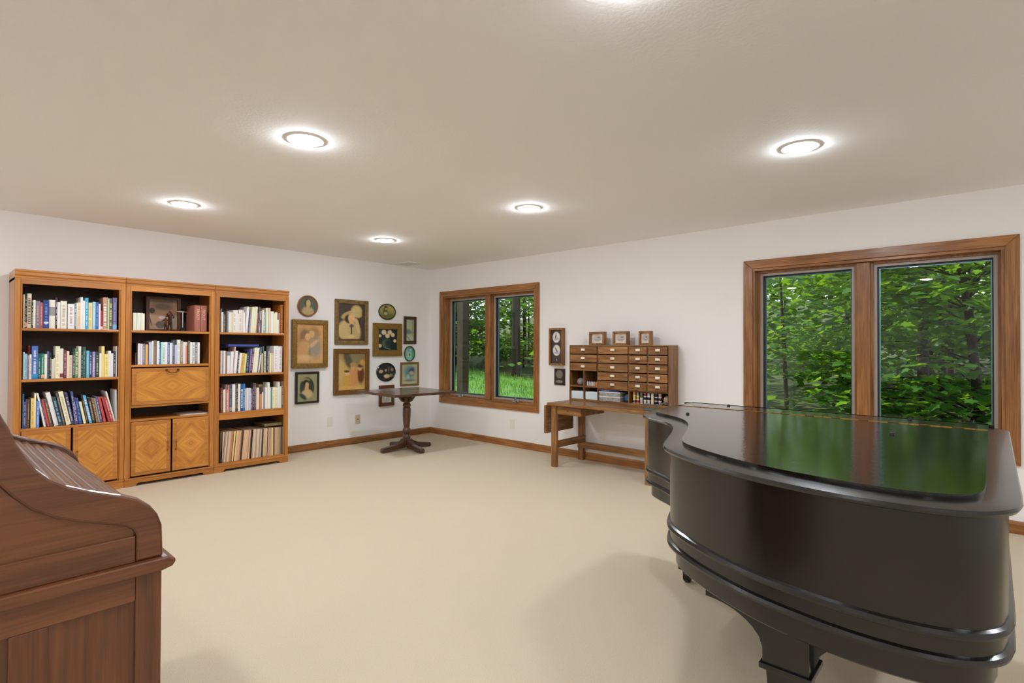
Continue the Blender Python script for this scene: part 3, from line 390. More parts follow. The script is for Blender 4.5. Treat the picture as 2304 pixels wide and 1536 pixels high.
# ---------------------------------------------------------------- printed pictures
def canvas(w, h, c): a = np.zeros((h, w, 3)); a[:] = lin(c); return a
def ell(a, cx, cy, rx, ry, c, soft=.15, rot=0):
    h, w, _ = a.shape; yy, xx = np.mgrid[0:h, 0:w]; X = (xx+.5)/w-cx; Y = (yy+.5)/h-cy; ca, sa = math.cos(rot), math.sin(rot)
    d = np.sqrt(((X*ca+Y*sa)/rx)**2+((-X*sa+Y*ca)/ry)**2); k = np.clip((1+soft-d)/(2*soft), 0, 1)[..., None]; a[:] = a*(1-k)+np.array(lin(c))*k; return a
def paint(c, w, h, shapes, seed=1):
    a = canvas(w, h, c)
    for s in shapes: ell(a, *s)
    n = np.random.RandomState(seed).rand(h, w, 1); a *= .9+.2*n; return a
def print_mesh(name, a, x0, x1, z0, z1, d, parent, mat, ax=1, rnd_=False):
    h, w, _ = a.shape; vs = []; cols = []
    for j in range(h+1):
        for i in range(w+1):
            u, v = i/w, j/h
            if rnd_:
                q, r = u*2-1, v*2-1; u, v = .5+.5*q*math.sqrt(1-r*r/2), .5+.5*r*math.sqrt(1-q*q/2)
            X = x0+(x1-x0)*u; Z = z1-(z1-z0)*v; vs.append((X, d, Z) if ax else (d, X, Z)); cols.append(a[min(h-1, int(v*h)), min(w-1, int(u*w))])
    mb = MB(); mb.add(vs, [(j*(w+1)+i, (j+1)*(w+1)+i, (j+1)*(w+1)+i+1, j*(w+1)+i+1) for j in range(h) for i in range(w)])
    o = mb.build(name, mat, parent, recalc=False); at = o.data.attributes.new('Col', 'FLOAT_COLOR', 'POINT'); at.data.foreach_set('color', np.hstack([np.array(cols), np.ones((len(cols), 1))]).ravel()); return o
def gilt(n, c, k=.3): return plain(n, c, .4, metal=.35, noise=k, nscale=60, bump=.5, bscale=70)
m_g1 = gilt('worn_gilt', '8A6A2C'); m_g2 = gilt('bronze_gilt', '7A5424'); m_fw = plain('weathered_frame', '7A6034', .5, noise=.3, nscale=25); m_fd = plain('dark_frame', '2A1E14', .35); m_fb = plain('black_frame', '14141A', .2); m_fbr = plain('brown_frame', '5A3C20', .45, noise=.2)
def rect_frame(label, x0, x1, z0, z1, wd, th, mat, art, mats=None, cut=0):
    t = thing('framed_picture', label, 'picture', ((x0+x1)/2, 0, z0), 'old pictures on the wall')
    O = [(x0, z0), (x1, z0), (x1, z1), (x0, z1)]; I = [(x0+wd, z0+wd), (x1-wd, z0+wd), (x1-wd, z1-wd), (x0+wd, z1-wd)]
    for k in range(4):
        k2 = (k+1) % 4; MB().prism([O[k], O[k2], I[k2], I[k]], 1, -th, -.002).build('frame_side', mat, t, bevel=min(.006, wd*.2))
    B('backing', m_fd, t, x0+.004, x1-.004, -.006, -.001, z0+.004, z1-.004); f = wd*.88
    print_mesh('print', art, x0+f, x1-f, z0+f, z1-f, -th*.5, t, m_printg); return t
def round_frame(label, cx, cz, rx, rz, wd, th, mat, art):
    t = thing('framed_picture', label, 'picture', (cx, 0, cz-rz), 'old pictures on the wall'); mb = MB(); n = 40; pr = [(0, -.002), (0, -th*.7), (wd*.35, -th), (wd*.7, -th*.8), (wd, -th*.45), (wd, -.002)]; vs = []
    for d, y in pr: vs += [(cx+(rx-d)*math.cos(2*PI*k/n), y, cz+(rz-d)*math.sin(2*PI*k/n)) for k in range(n)]
    L = len(pr); mb.add(vs, [(i*n+k, i*n+(k+1) % n, ((i+1) % L)*n+(k+1) % n, ((i+1) % L)*n+k) for i in range(L) for k in range(n)]); mb.build('frame', mat, t, smooth=50); f = wd*.9
    print_mesh('print', art, cx-rx+f, cx+rx-f, cz-rz+f, cz+rz-f, -th*.42, t, m_printg, rnd_=True); return t
round_frame('round wooden framed portrait of a woman in a pale dress', -1.946, 1.784, .131, .13, .018, .03, plain('round_wood', '9A6234', .35), paint('5C5E4C', 44, 44, [(.75, .6, .2, .25, '3C6450', .4), (.5, .95, .36, .45, 'B8A070', .15), (.5, .34, .2, .26, '4C3C28', .2), (.53, .36, .12, .19, 'C8AC78', .15), (.5, .56, .08, .14, 'C0A470', .2)]))
rect_frame('large gilt framed print of two embracing girls', -2.148, -1.69, 1.02, 1.614, .058, .045, m_g1, paint('D6A468', 60, 86, [(.3, .45, .22, .3, '9A744A', .5), (.33, .3, .17, .14, '8A6840', .3), (.66, .24, .2, .17, 'A88250', .35), (.42, .33, .1, .09, 'DDB07C', .2), (.57, .26, .1, .09, 'D8AC78', .2), (.32, .62, .24, .22, 'CFA068', .3), (.72, .6, .2, .26, '9C9480', .4), (.6, .52, .22, .05, 'D8B080', .3, -.5), (.5, .75, .05, .18, '8A8878', .5), (.3, .86, .25, .08, 'E0B884', .4)], 2))
t = rect_frame('dark framed portrait with clipped corners and sage mat', -2.1, -1.795, .585, .975, .026, .03, m_fd, paint('9A9A72', 48, 66, [(.5, .52, .36, .38, '3A3A34', .05), (.42, .24, .2, .06, '9C9468', .4), (.45, .33, .15, .1, '1C1814', .2), (.5, .41, .09, .09, 'C8AC78', .2), (.48, .55, .1, .14, 'C4A874', .25), (.5, .74, .28, .16, 'CDB480', .2), (.3, .82, .2, .08, '34423C', .3, .5)], 3))
rect_frame('weathered framed print of a lady in a plumed hat telephoning', -1.584, -1.088, 1.31, 1.9, .055, .022, m_fw, paint('463A34', 60, 84, [(.35, .72, .36, .28, 'CDB27A', .12), (.62, .78, .22, .25, 'C0A670', .2), (.42, .31, .3, .1, 'C0A464', .15, -.25), (.68, .2, .2, .15, 'CDB878', .2), (.74, .3, .14, .08, 'C8B070', .2), (.42, .42, .18, .12, '2A2018', .2), (.5, .4, .13, .13, 'E0B47E', .15), (.5, .52, .08, .08, 'D8AC74', .25), (.72, .6, .07, .2, 'D8B47C', .15, -.25), (.66, .46, .06, .06, 'D8B47C', .2), (.5, .6, .08, .045, '6A5450', .2), (.5, .74, .02, .14, '1C1612', .3), (.48, .88, .13, .05, 'D8BC80', .2), (.5, 1, .6, .05, '4A3420', .2)], 4))
rect_frame('ornate brown framed print of three children in long dresses', -1.597, -1.08, .66, 1.257, .06, .04, m_g2, paint('C8A05C', 60, 80, [(.6, .15, .55, .2, '8A7C54', .35), (.38, .2, .12, .26, '56503C', .3, -.5), (.12, .5, .15, .3, 'C8AA68', .5), (.84, .6, .13, .24, '6A3C24', .25), (.8, .42, .08, .07, 'D8B078', .2), (.82, .36, .1, .05, '4C3820', .3), (.9, .27, .1, .08, 'D09A50', .3), (.56, .68, .16, .3, 'D09258', .15), (.55, .4, .08, .1, 'D0A068', .2), (.55, .32, .1, .06, 'B48C50', .3), (.34, .76, .14, .22, 'CC9C44', .15), (.36, .55, .08, .06, 'DCB47C', .2), (.34, .5, .09, .03, '4C3420', .3), (.5, .98, .6, .08, 'D8AC60', .4)], 5))
round_frame('small round dark framed picture of a girl in a meadow', -.782, 1.772, .143, .113, .016, .018, m_fd, paint('9A9458', 44, 40, [(.5, .8, .6, .25, '6C6C34', .4), (.4, .2, .1, .12, '443C1C', .3), (.38, .5, .14, .3, '5A5430', .3), (.42, .3, .06, .08, 'B4A468', .3), (.4, .62, .1, .1, 'C0B880', .3), (.72, .3, .2, .14, 'B09C58', .5)], 6))
rect_frame('gilt framed still life of white flowers in a vase', -1.017, -.542, 1.154, 1.612, .085, .035, m_g1, paint('14242A', 50, 56, [(.45, .68, .22, .18, '56664C', .25), (.55, .68, .18, .17, '1C2C30', .4)]+[(x, y, r, r*.9, 'E0C49C', .15) for x, y, r in ((.32, .18, .12), (.62, .17, .11), (.5, .33, .11), (.77, .29, .1), (.12, .34, .07), (.88, .56, .08), (.12, .78, .09))]+[(.5, .9, .18, .015, '8A9488', .3, .25)], 7))
rect_frame('tall narrow brown framed winter landscape', -.503, -.278, 1.326, 1.724, .046, .02, plain('narrow_brown', '4A3022', .4), paint('B4B488', 24, 56, [(.5, .1, .6, .2, 'A4B494', .5), (.3, .58, .4, .12, '5C807C', .4), (.8, .4, .03, .5, '5C5848', .4), (.75, .62, .2, .04, '8A8474', .3), (.4, .9, .5, .12, 'B8BEA0', .4), (.3, .85, .4, .03, '6C8C84', .4, .4)], 8))
round_frame('small oval green framed portrait in turquoise tones', -.398, 1.187, .094, .112, .014, .03, plain('oval_frame', '4A5030', .35), paint('8CC0A8', 36, 44, [(.6, .2, .25, .2, '5A8088', .3), (.6, .24, .13, .12, 'A8C0C4', .3), (.55, .6, .18, .2, '9CC8B4', .4), (.5, .58, .05, .1, '2C4844', .3), (.85, .5, .12, .4, '4CA078', .5)], 9))
round_frame('round black framed flower still life like a tray', -.795, .933, .158, .131, .022, .02, m_fb, paint('2C2826', 44, 40, [(.2, .45, .12, .1, 'C8B090', .3), (.48, .4, .05, .08, 'B8A080', .3), (.55, .75, .18, .12, 'D0B890', .25), (.8, .7, .1, .1, '9C8468', .3), (.85, .35, .08, .1, 'A0887C', .4), (.65, .35, .03, .15, '8A7A64', .4)], 10))
rect_frame('thin framed picture of a child on blue ground above the table', -.558, -.228, .72, 1.063, .03, .02, plain('thin_gilt', '7A5A2C', .4), paint('B8B894', 46, 60, [(.5, .4, .34, .3, '5C8890', .5), (.66, .3, .16, .12, '34546C', .5), (.6, .38, .12, .08, '3C3428', .3), (.62, .45, .13, .1, 'B8A484', .3), (.42, .7, .08, .18, 'A8C0B4', .25), (.5, .82, .35, .06, '7A8070', .5)], 11))
rect_frame('small brown framed drawing half hidden behind the tabletop', -.914, -.661, .462, .752, .048, .024, plain('small_brown', '5C3620', .35), paint('C8C8BE', 36, 44, [(.5, .6, .35, .3, '8A8A84', .5), (.4, .6, .1, .2, 'C0B8AC', .4), (.65, .55, .12, .15, 'B0A8A0', .4)], 12))
def frameB(label, y0, y1, z0, z1, wd, th, mat, art, x=0):
    t = thing('framed_picture', label, 'picture', (x, (y0+y1)/2, z0)); O = [(y0, z0), (y1, z0), (y1, z1), (y0, z1)]; I = [(y0+wd, z0+wd), (y1-wd, z0+wd), (y1-wd, z1-wd), (y0+wd, z1-wd)]
    for k in range(4): MB().prism([O[k], O[(k+1) % 4], I[(k+1) % 4], I[k]], 0, x-th, x-.001).build('frame_side', mat, t, bevel=.002)
    print_mesh('print', art[:, :, :], y1-wd*.9, y0+wd*.9, z0+wd*.9, z1-wd*.9, x-th*.55, t, m_print, ax=0); return t
frameB('tall oak framed picture of two leaping fish in ovals', -2.5, -2.29, 1.075, 1.517, .022, .05, HUT[2], paint('443A38', 28, 58, [(.48, .23, .32, .16, 'E4DCD0', .06), (.5, .62, .32, .16, 'E4DCD0', .06), (.42, .22, .12, .05, '4C545C', .3, -.9), (.5, .28, .2, .03, 'A0B4C4', .5), (.5, .62, .18, .03, '4C4850', .3, .6), (.5, .69, .22, .03, 'A8A0C4', .5), (.5, .9, .04, .03, 'C8A898', .4)], 13))
frameB('small dark wood plaque with two pewter plates', -2.502, -2.352, .837, 1.033, .006, .018, m_fd, paint('34221A', 20, 26, [(.48, .35, .36, .26, '7A766C', .08), (.48, .83, .36, .1, '84847A', .08)], 14))
# ---------------------------------------------------------------- shelf curios
t = thing('shadow_box', 'brown framed fishing collage standing in the middle bookcase', 'picture', (-3.53, -.13, 1.431))
for bx in ((-3.672, -3.375, 1.431, 1.452), (-3.672, -3.375, 1.75, 1.77), (-3.672, -3.645, 1.452, 1.75), (-3.40, -3.375, 1.452, 1.75)): B('frame_side', plain('box_brown', '5A3420', .4), t, bx[0], bx[1], -.16, -.1, bx[2], bx[3])
print_mesh('print', paint('C09C78', 50, 56, [(.5, .06, .6, .08, '7A6450', .4), (.5, .25, .35, .12, '7C6C58', .4), (.13, .4, .1, .09, '4A4640', .1), (.47, .62, .11, .05, 'D8C8CC', .15), (.42, .86, .17, .12, '6C6458', .1), (.85, .75, .12, .25, '9A9484', .2), (.08, .75, .02, .2, '6A5440', .3, -.3)], 15), -3.645, -3.40, 1.452, 1.75, -.13, t, m_print)
m_bronze = plain('dark_bronze', '4A2C20', .35, metal=.7)
t = thing('figurine', 'dark bronze figurine of an adult and child fishing', 'figurine', (-3.53, -.34, 1.431)); B('base', m_bronze, t, -3.58, -3.48, -.375, -.305, 1.431, 1.441, bevel=.003)
def skin(name, pts, edges, rad, mat, parent):
    me = bpy.data.meshes.new(name); me.from_pydata(pts, edges, []); o = bpy.data.objects.new(name, me); C.objects.link(o); me.materials.append(mat); o.parent = parent; o.location = -wloc(parent)
    m = o.modifiers.new('s', 'SKIN'); 
    for v, r in zip(me.skin_vertices[0].data, rad): v.radius = (r, r)
    me.skin_vertices[0].data[0].use_root = True; o.modifiers.new('u', 'SUBSURF').levels = 1; return o
def fig(name, x, s, arm):
    P = lambda a, b, c: (x+a*s, -.34+b*s, 1.44+c*s)
    skin(name, [P(0, 0, .1), P(0, 0, .14), P(0, 0, .165), P(0, 0, .178), P(0, -.003, .195), P(-.012, 0, .05), P(-.014, 0, .004), P(.012, 0, .05), P(.014, 0, .004), P(-.022, 0, .16), P(-.03+arm, -.02, .135), P(-.05+arm, -.035, .14), P(.022, 0, .16), P(.035, -.01, .13), P(.015, -.03, .12), P(-.016, -.015, 0), P(.016, -.015, 0)],
         [(0, 1), (1, 2), (2, 3), (3, 4), (0, 5), (5, 6), (0, 7), (7, 8), (2, 9), (9, 10), (10, 11), (2, 12), (12, 13), (13, 14), (6, 15), (8, 16)], [q*s for q in (.016, .017, .016, .008, .013, .011, .008, .011, .008, .009, .007, .006, .009, .007, .006, .006, .006)], m_bronze, t)
fig('angler', -3.52, .95, 0); fig('child', -3.556, .62, -.01)
t = thing('fly_vise', 'silver fly-tying vise on a black pedestal base', 'vise', (-3.41, -.34, 1.431)); MB().lathe([(.03, 1.431), (.03, 1.445), (.01, 1.455), (.008, 1.47)], (-3.41, -.34, 0)).build('base', m_black, t, smooth=40); MB().tube([(-3.41, -.34, 1.46), (-3.41, -.34, 1.625)], .006).build('post', m_steel, t, smooth=40); MB().tube([(-3.465, -.34, 1.625), (-3.44, -.34, 1.624), (-3.40, -.34, 1.622)], [.002, .006, .009]).build('jaws', m_steel, t, smooth=40); MB().tube([(-3.40, -.34, 1.622), (-3.375, -.34, 1.62), (-3.37, -.34, 1.6), (-3.378, -.34, 1.582)], [.009, .008, .004, .004]).build('lever', m_darkbrass, t, smooth=40)
# ---------------------------------------------------------------- pedestal table
t = thing('pedestal_table', 'dark walnut square pedestal table in the room corner', 'table', (-1.045, -.815, 0), rz=R(-4)); K = dict(local=True)
MB().box(-.445, .445, -.445, .445, .705, .735).build('tabletop', TBL[0], t, bevel=.004, **K)
for a in (0, PI/2):
    mb = MB(); mb.prism([(-.19, .705), (-.19, .69), (-.12, .66), (-.07, .6), (.07, .6), (.12, .66), (.19, .69), (.19, .705)], 1 if a == 0 else 0, -.02, .02); mb.build('bracket', TBL[0], t, bevel=.004, **K)
MB().lathe([(.05, .65), (.048, .6), (.038, .585), (.05, .565), (.05, .545), (.04, .535), (.05, .515), (.05, .49), (.05, .44), (.046, .36), (.037, .28), (.037, .27), (.05, .255), (.048, .215), (.037, .195), (.048, .175), (.05, .15), (.045, .13)], n=28).build('column', TBL[2], t, smooth=50, **K)
MB().box(-.055, .055, -.055, .055, .05, .135).build('hub', TBL[2], t, bevel=.006, **K)
for k in range(4):
    pl = [(.03, .125), (.07, .12), (.16, .08), (.28, .062), (.345, .055), (.36, .03), (.35, 0), (.28, 0), (.2, .015), (.03, .03)]; mb = MB().prism(pl, 1, -.03, .03); a = k*PI/2
    mb.v = [(x*math.cos(a)-y*math.sin(a), x*math.sin(a)+y*math.cos(a), z) for x, y, z in mb.v]; mb.build('foot', TBL[0], t, bevel=.008, **K)
# ---------------------------------------------------------------- tying bench and drawer cabinet
t = thing('workbench', 'oak tying bench with hanging drop leaf by the wall', 'desk', (-.3, -3.3, 0))
B('worktop', HUT[1], t, -.595, -.03, -3.95, -2.694, .66, .691, bevel=.005)
for x in (-.55, -.045):
    for y in (-2.768, -3.88): B('leg', HUT[2], t, x-.017, x+.017, y-.035, y+.035, 0, .66, bevel=.003)
for y in (-2.8, -3.85): B('side_stretcher', HUT[0], t, -.53, -.03, y-.012, y+.012, .21, .285, bevel=.002)
B('long_stretcher', HUT[1], t, -.085, -.065, -3.9, -2.74, .143, .217, bevel=.002); B('drop_leaf', HUT[0], t, -.575, -.06, -2.665, -2.638, .352, .655, bevel=.003)
d = B('drawer', HUT[1], t, -.57, -.12, -3.12, -2.815, .572, .655, bevel=.002); MB().lathe([(.004, -.57), (.004, -.58), (.01, -.588), (.008, -.594)], (0, -2.955, .615), 12, ax=0).build('knob', m_brass, d, smooth=40)
t = thing('drawer_cabinet', 'oak cabinet of many small labelled drawers on the bench', 'cabinet', (-.115, -3.316, .692)); Hx = -.21
B('side_panel', HUT[2], t, Hx, -.025, -2.722, -2.714, .692, 1.313); B('side_panel', HUT[2], t, Hx, -.025, -3.925, -3.909, .692, 1.313); B('top_panel', HUT[1], t, Hx, -.025, -3.909, -2.722, 1.303, 1.313); B('bottom_panel', HUT[1], t, Hx, -.025, -3.909, -2.722, .692, .713); B('back_panel', m_back, t, -.035, -.026, -3.909, -2.722, .713, 1.303)
for y, z in ((-3.0915, .713), (-3.4715, .713), (-3.689, .845)): B('divider', HUT[2], t, Hx, -.035, y-.005, y+.005, z, 1.303)
B('divider', HUT[2], t, Hx, -.035, -2.916, -2.905, .713, 1.026); B('cubby_shelf', HUT[1], t, Hx, -.035, -3.087, -2.722, .848, .863); B('cubby_shelf', HUT[1], t, Hx, -.035, -3.909, -3.096, .836, .846)
m_tab = plain('card_label', 'EFE4CC', .6); m_ink = plain('faint_ink', '8A8478', .6)
rows = [(1.217, 1.302), (1.124, 1.211), (1.03, 1.118), (.94, 1.024), (.848, .934)]
for (ya, yb, n) in ((-3.086, -2.724, 3), (-3.466, -3.097, 5), (-3.684, -3.477, 5), (-3.906, -3.694, 5)):
    for z0, z1 in rows[:n]:
        d = B('drawer', HUT[1], t, Hx-.012, -.05, ya+.003, yb-.003, z0, z1-.004, bevel=.003); yc, zc = (ya+yb)/2, (z0+z1)/2
        B('card_label', m_tab, d, Hx-.0145, Hx-.011, yc-.024, yc+.024, zc-.008, zc+.016); MB().prism([(Hx-.012, zc-.008), (Hx-.026, zc-.013), (Hx-.024, zc-.018), (Hx-.012, zc-.014)], 1, yc-.018, yc+.018).build('pull', m_darkbrass, d)
for k, (ya, yb, s) in enumerate(((-3.142, -2.95, 0), (-3.431, -3.25, 1), (-3.695, -3.56, 2))):
    q = frameB(['oak shadow box with pale fly, over the first drawer column', 'oak shadow box with dark upright fly, middle of three', 'smallest oak shadow box, third along the cabinet top'][k], ya, yb, 1.314, 1.46, .02, .06, HUT[2], paint('E0D4C4', 26, 20, [(.5, .5, .34, .34, 'BEB6AC', .1), (.6, .42, .12, .06, '6A604C', .3), (.5, .68, .25, .02, '8C8880', .4)], 20+k), -.11); q['group'] = 'shadow boxes on the cabinet'
def prop(name, label, cat, mat, bx, group=None, **k): o = B(name, mat, None, *bx, **k); return tag(o, label, cat, group)
m_pb = plain('pale_box', 'D4E4E8', .5); prop('card_box', 'pale blue box in the lower cubby next to the end panel', 'box', m_pb, (-.2, -.06, -2.9, -2.735, .7135, .80), 'pale boxes', bevel=.003); prop('card_box', 'pale blue box in the lower cubby beside the plastic cases', 'box', m_pb, (-.2, -.06, -3.08, -2.925, .7135, .80), 'pale boxes', bevel=.003)
m_cl = plain('frosted_plastic', 'A0A09C', .3, noise=.35, nscale=40)
for k in range(2):
    t = thing('storage_case', ['lower', 'upper'][k]+' clear plastic compartment case with white lid under the blue book', 'box', (-.12, -3.23, .7135+k*.05), 'plastic cases'); B('tray', m_cl, t, -.195, -.05, -3.36, -3.1, .7135+k*.05, .7535+k*.05); B('lid', m_white, t, -.198, -.048, -3.363, -3.098, .7535+k*.05, .763+k*.05)
t = thing('book', 'dark blue book lying flat on the plastic cases', 'book', (-.12, -3.22, .8135)); B('cover', plain('navy', '223470', .4), t, -.2, -.05, -3.345, -3.1, .8138, .834, bevel=.002); textobj('THE AMERICAN', .014, plain('pale_lettering', '9CB4E0', .5), t, (-.2005, -3.18, .824), (PI/2, 0, -PI/2), 'spine_title')
t = thing('jar', 'dark jar with blue label beside the plastic cases', 'jar', (-.13, -3.42, .7135)); MB().lathe([(.035, .714), (.038, .72), (.038, .79), (.032, .8)], (-.13, -3.42, 0)).build('body', plain('jar_dark', '3A3630', .2), t, smooth=40); MB().lathe([(.0385, .735), (.0385, .78)], (-.13, -3.42, 0), cap=False).build('paper_label', plain('jar_blue', '3C6488', .5), t)
SP = [(0, [('orange', 'E09020'), ('yellow', 'E0D020'), ('brown', '8A6040')]), (1, [('olive', '98986C'), ('mustard', 'C0B050'), ('red', 'B82830')]), (2, [('green', '5C7840'), ('ivory', 'C8C4B8')]), (3, [('crimson', 'B03048'), ('dark green', '20382C'), ('cream', 'D8C8B0')]), (4, [('silver', 'C8C8D0'), ('plum', '3C2038'), ('blush', 'E0C0C0')]), (5, [('cream', 'E8DCB8')]*3), (6, [('black', '141418')]*3), (7, [('pink', 'D8A898'), ('maroon', '4C2828'), ('rose', 'C89088')])]
m_thr = objcol('thread', .6)
for c, st in SP:
    n = len(st); y = -3.515-c*.041
    for k, (nm_, hx) in enumerate(st):
        h = .112/n; z = .7135+(n-1-k)*h; lv = ['top', 'middle', 'bottom'][k] if n == 3 else ['upper', 'lower'][k]
        o = MB().lathe([(.011, z+.004), (.014, z+.008), (.014, z+h-.008), (.011, z+h-.004)], (-.17, y, 0), 14).build('thread_spool', m_thr, smooth=40); o.color = (*lin(hx), 1); tag(o, '%s thread spool, %s of the %s stack in the cabinet' % (nm_, lv, ordn(c+1)), 'spool', 'thread spools in the cabinet')
        for zz in (z+.0005, z+h-.0045): MB().lathe([(.016, zz), (.016, zz+.004)], (-.17, y, 0), 14).build('flange', m_white, o)
t = MB().lathe([(.012, .714), (.03, .725), (.034, .76), (.026, .79), (.01, .806)], (-.15, -3.865, 0), 16, sx=1, sy=1).build('fur_bundle', plain('tan_fur', 'B09478', .95, noise=.3, bump=1, bscale=120), smooth=60); tag(t, 'tan fluffy bundle at the end of the spool row', 'fur bundle')
t = thing('magnifier', 'glass globe magnifier in the upper cubby', 'magnifier', (-.15, -2.83, .8635)); MB().lathe([(.02, .864), (.035, .875), (.045, .9), (.035, .93), (.012, .945)], (-.15, -2.83, 0), 20).build('globe', plain('grey_glass', '8C8888', .08), t, smooth=60); MB().lathe([(.03, .8636), (.03, .868)], (-.15, -2.83, 0)).build('base', m_black, t)
for k in range(6):
    y = -2.935-k*.024; o = MB().lathe([(.01, .8636), (.01, .9), (.007, .904), (.007, .912)], (-.17, y, 0), 12).build('vial', plain('vial_%d' % k, ['B8B0B0', 'A8A4B4', 'C0B8B0', 'C8C8C4', 'C0A080', 'D07020'][k], .2), smooth=40); tag(o, '%s small vial, %s along the upper cubby row' % (['grey', 'lilac', 'beige', 'white', 'tan', 'orange'][k], ordn(k+1)), 'vial', 'vials in the upper cubby')
t = thing('bench_clamp', 'blue-grey metal clamp stand at the far end of the bench', 'tool', (-.45, -3.87, .692)); m_bl = plain('blue_grey_metal', '5A707C', .35, metal=.6); B('base', m_bl, t, -.52, -.4, -3.945, -3.8, .692, .704, bevel=.003); MB().tube([(-.51, -3.81, .704), (-.51, -3.81, .75), (-.51, -3.93, .75), (-.51, -3.93, .704)], .006).build('loop', m_bl, t, smooth=40); MB().tube([(-.5, -3.93, .74), (-.4, -4.0, .78)], [.008, .004]).build('arm', m_bl, t, smooth=40)
# ---------------------------------------------------------------- rolltop desk
yN, yFar = -4.744, -3.70
t = thing('rolltop_desk', 'dark oak rolltop desk with slatted S-curve cover', 'desk', (-5.1, -4.22, 0))
OUT = [(-5.5, 1.215), (-5.16, 1.215), (-5.1, 1.205), (-5.055, 1.18), (-5.037, 1.148), (-5.033, 1.137), (-5.023, 1.115), (-5.012, 1.082), (-4.996, 1.05), (-4.979, 1.022), (-4.957, .997), (-4.927, .976), (-4.885, .956), (-4.826, .934), (-4.79, .917), (-4.766, .896), (-4.75, .872), (-4.74, .842), (-4.737, .765)]
INN = [(-4.795, .765), (-4.795, .83), (-4.802, .845), (-4.817, .857), (-4.845, .866), (-4.9, .886), (-4.945, .905), (-4.985, .932), (-5.015, .965), (-5.04, 1.0), (-5.09, 1.1), (-5.15, 1.15), (-5.5, 1.15)]
for y0, y1 in ((yN, yN+.03), (yFar-.03, yFar)):
    MB().prism(OUT+INN, 1, y0, y1).build('curved_side', RT[0], t, bevel=.006); MB().prism([(-5.5, .76)]+[(-4.79, .76)]+[(x-.004, z+.004) for x, z in INN[1:]], 1, y0+.008, y1-.008).build('side_infill', RT[0], t)
    B('side_rail', RT[0], t, -5.5, -4.796, y0+.001, y1-.003, .765, .828, bevel=.002)
cv = [(x-.018, z-.016) for x, z in OUT[3:-1]]; L = [0]
for i in range(1, len(cv)): L.append(L[-1]+math.dist(cv[i], cv[i-1]))
ns = 17
for k in range(ns):
    d = L[-1]*(k+.5)/ns; i = max(j for j in range(len(L)) if L[j] <= d); i = min(i, len(L)-2); f = (d-L[i])/(L[i+1]-L[i]); px = cv[i][0]+(cv[i+1][0]-cv[i][0])*f; pz = cv[i][1]+(cv[i+1][1]-cv[i][1])*f
    tx, tz = cv[i+1][0]-cv[i][0], cv[i+1][1]-cv[i][1]; n_ = math.hypot(tx, tz); tx /= n_; tz /= n_; nx, nz = -tz, tx
    if nx < 0: nx, nz = -nx, -nz
    hw = L[-1]/ns*.48; pl = [(px+tx*hw*math.cos(a)+nx*.009*math.sin(a), pz+tz*hw*math.cos(a)+nz*.009*math.sin(a)) for a in [PI*q/6 for q in range(7)]]+[(px-tx*hw-nx*.006, pz-tz*hw-nz*.006), (px+tx*hw-nx*.006, pz+tz*hw-nz*.006)]
    MB().prism(pl, 1, yN+.03, yFar-.03).build('slat', RT[1], t, smooth=40)
B('top_board', RT[1], t, -5.52, -5.12, yN-.01, yFar+.01, 1.216, 1.236, bevel=.004); B('back_panel', RT[1], t, -5.51, -5.49, yN, yFar, .05, 1.215)
MB().prism([(-5.5, .765), (-4.73, .765), (-4.714, .757), (-4.712, .748), (-4.72, .738), (-4.74, .733), (-5.5, .733)], 1, yN-.014, yFar+.014).build('desktop', RT[0], t, bevel=.005)
for ya, yb in ((yN, yN+.34), (yFar-.34, yFar)):
    for q in (0, 1):
        y0 = ya if q == 0 else yb-.022; B('post', RT[2], t, -4.795, -4.74, y0, y0+.022, .0, .733, bevel=.003); B('post', RT[2], t, -5.5, -5.44, y0, y0+.022, 0, .733); B('side_rail', RT[0], t, -5.44, -4.795, y0, y0+.022, .672, .733, bevel=.002); B('side_rail', RT[0], t, -5.44, -4.795, y0, y0+.022, .04, .12)
        B('mid_stile', RT[2], t, -5.02, -4.955, y0, y0+.022, .12, .672, bevel=.002)
        for a, b in ((-5.44, -5.02), (-4.955, -4.795)): B('side_panel', RT[2], t, a, b, y0+.008, y0+.014, .12, .672)
    for k in range(3):
        d = B('drawer', RT[1], t, -5.4, -4.737, ya+.024, yb-.024, .08+k*.21, .28+k*.21, bevel=.003); B('pull', RT[1], d, -4.738, -4.722, (ya+yb)/2-.07, (ya+yb)/2+.07, .165+k*.21, .2+k*.21, bevel=.006)
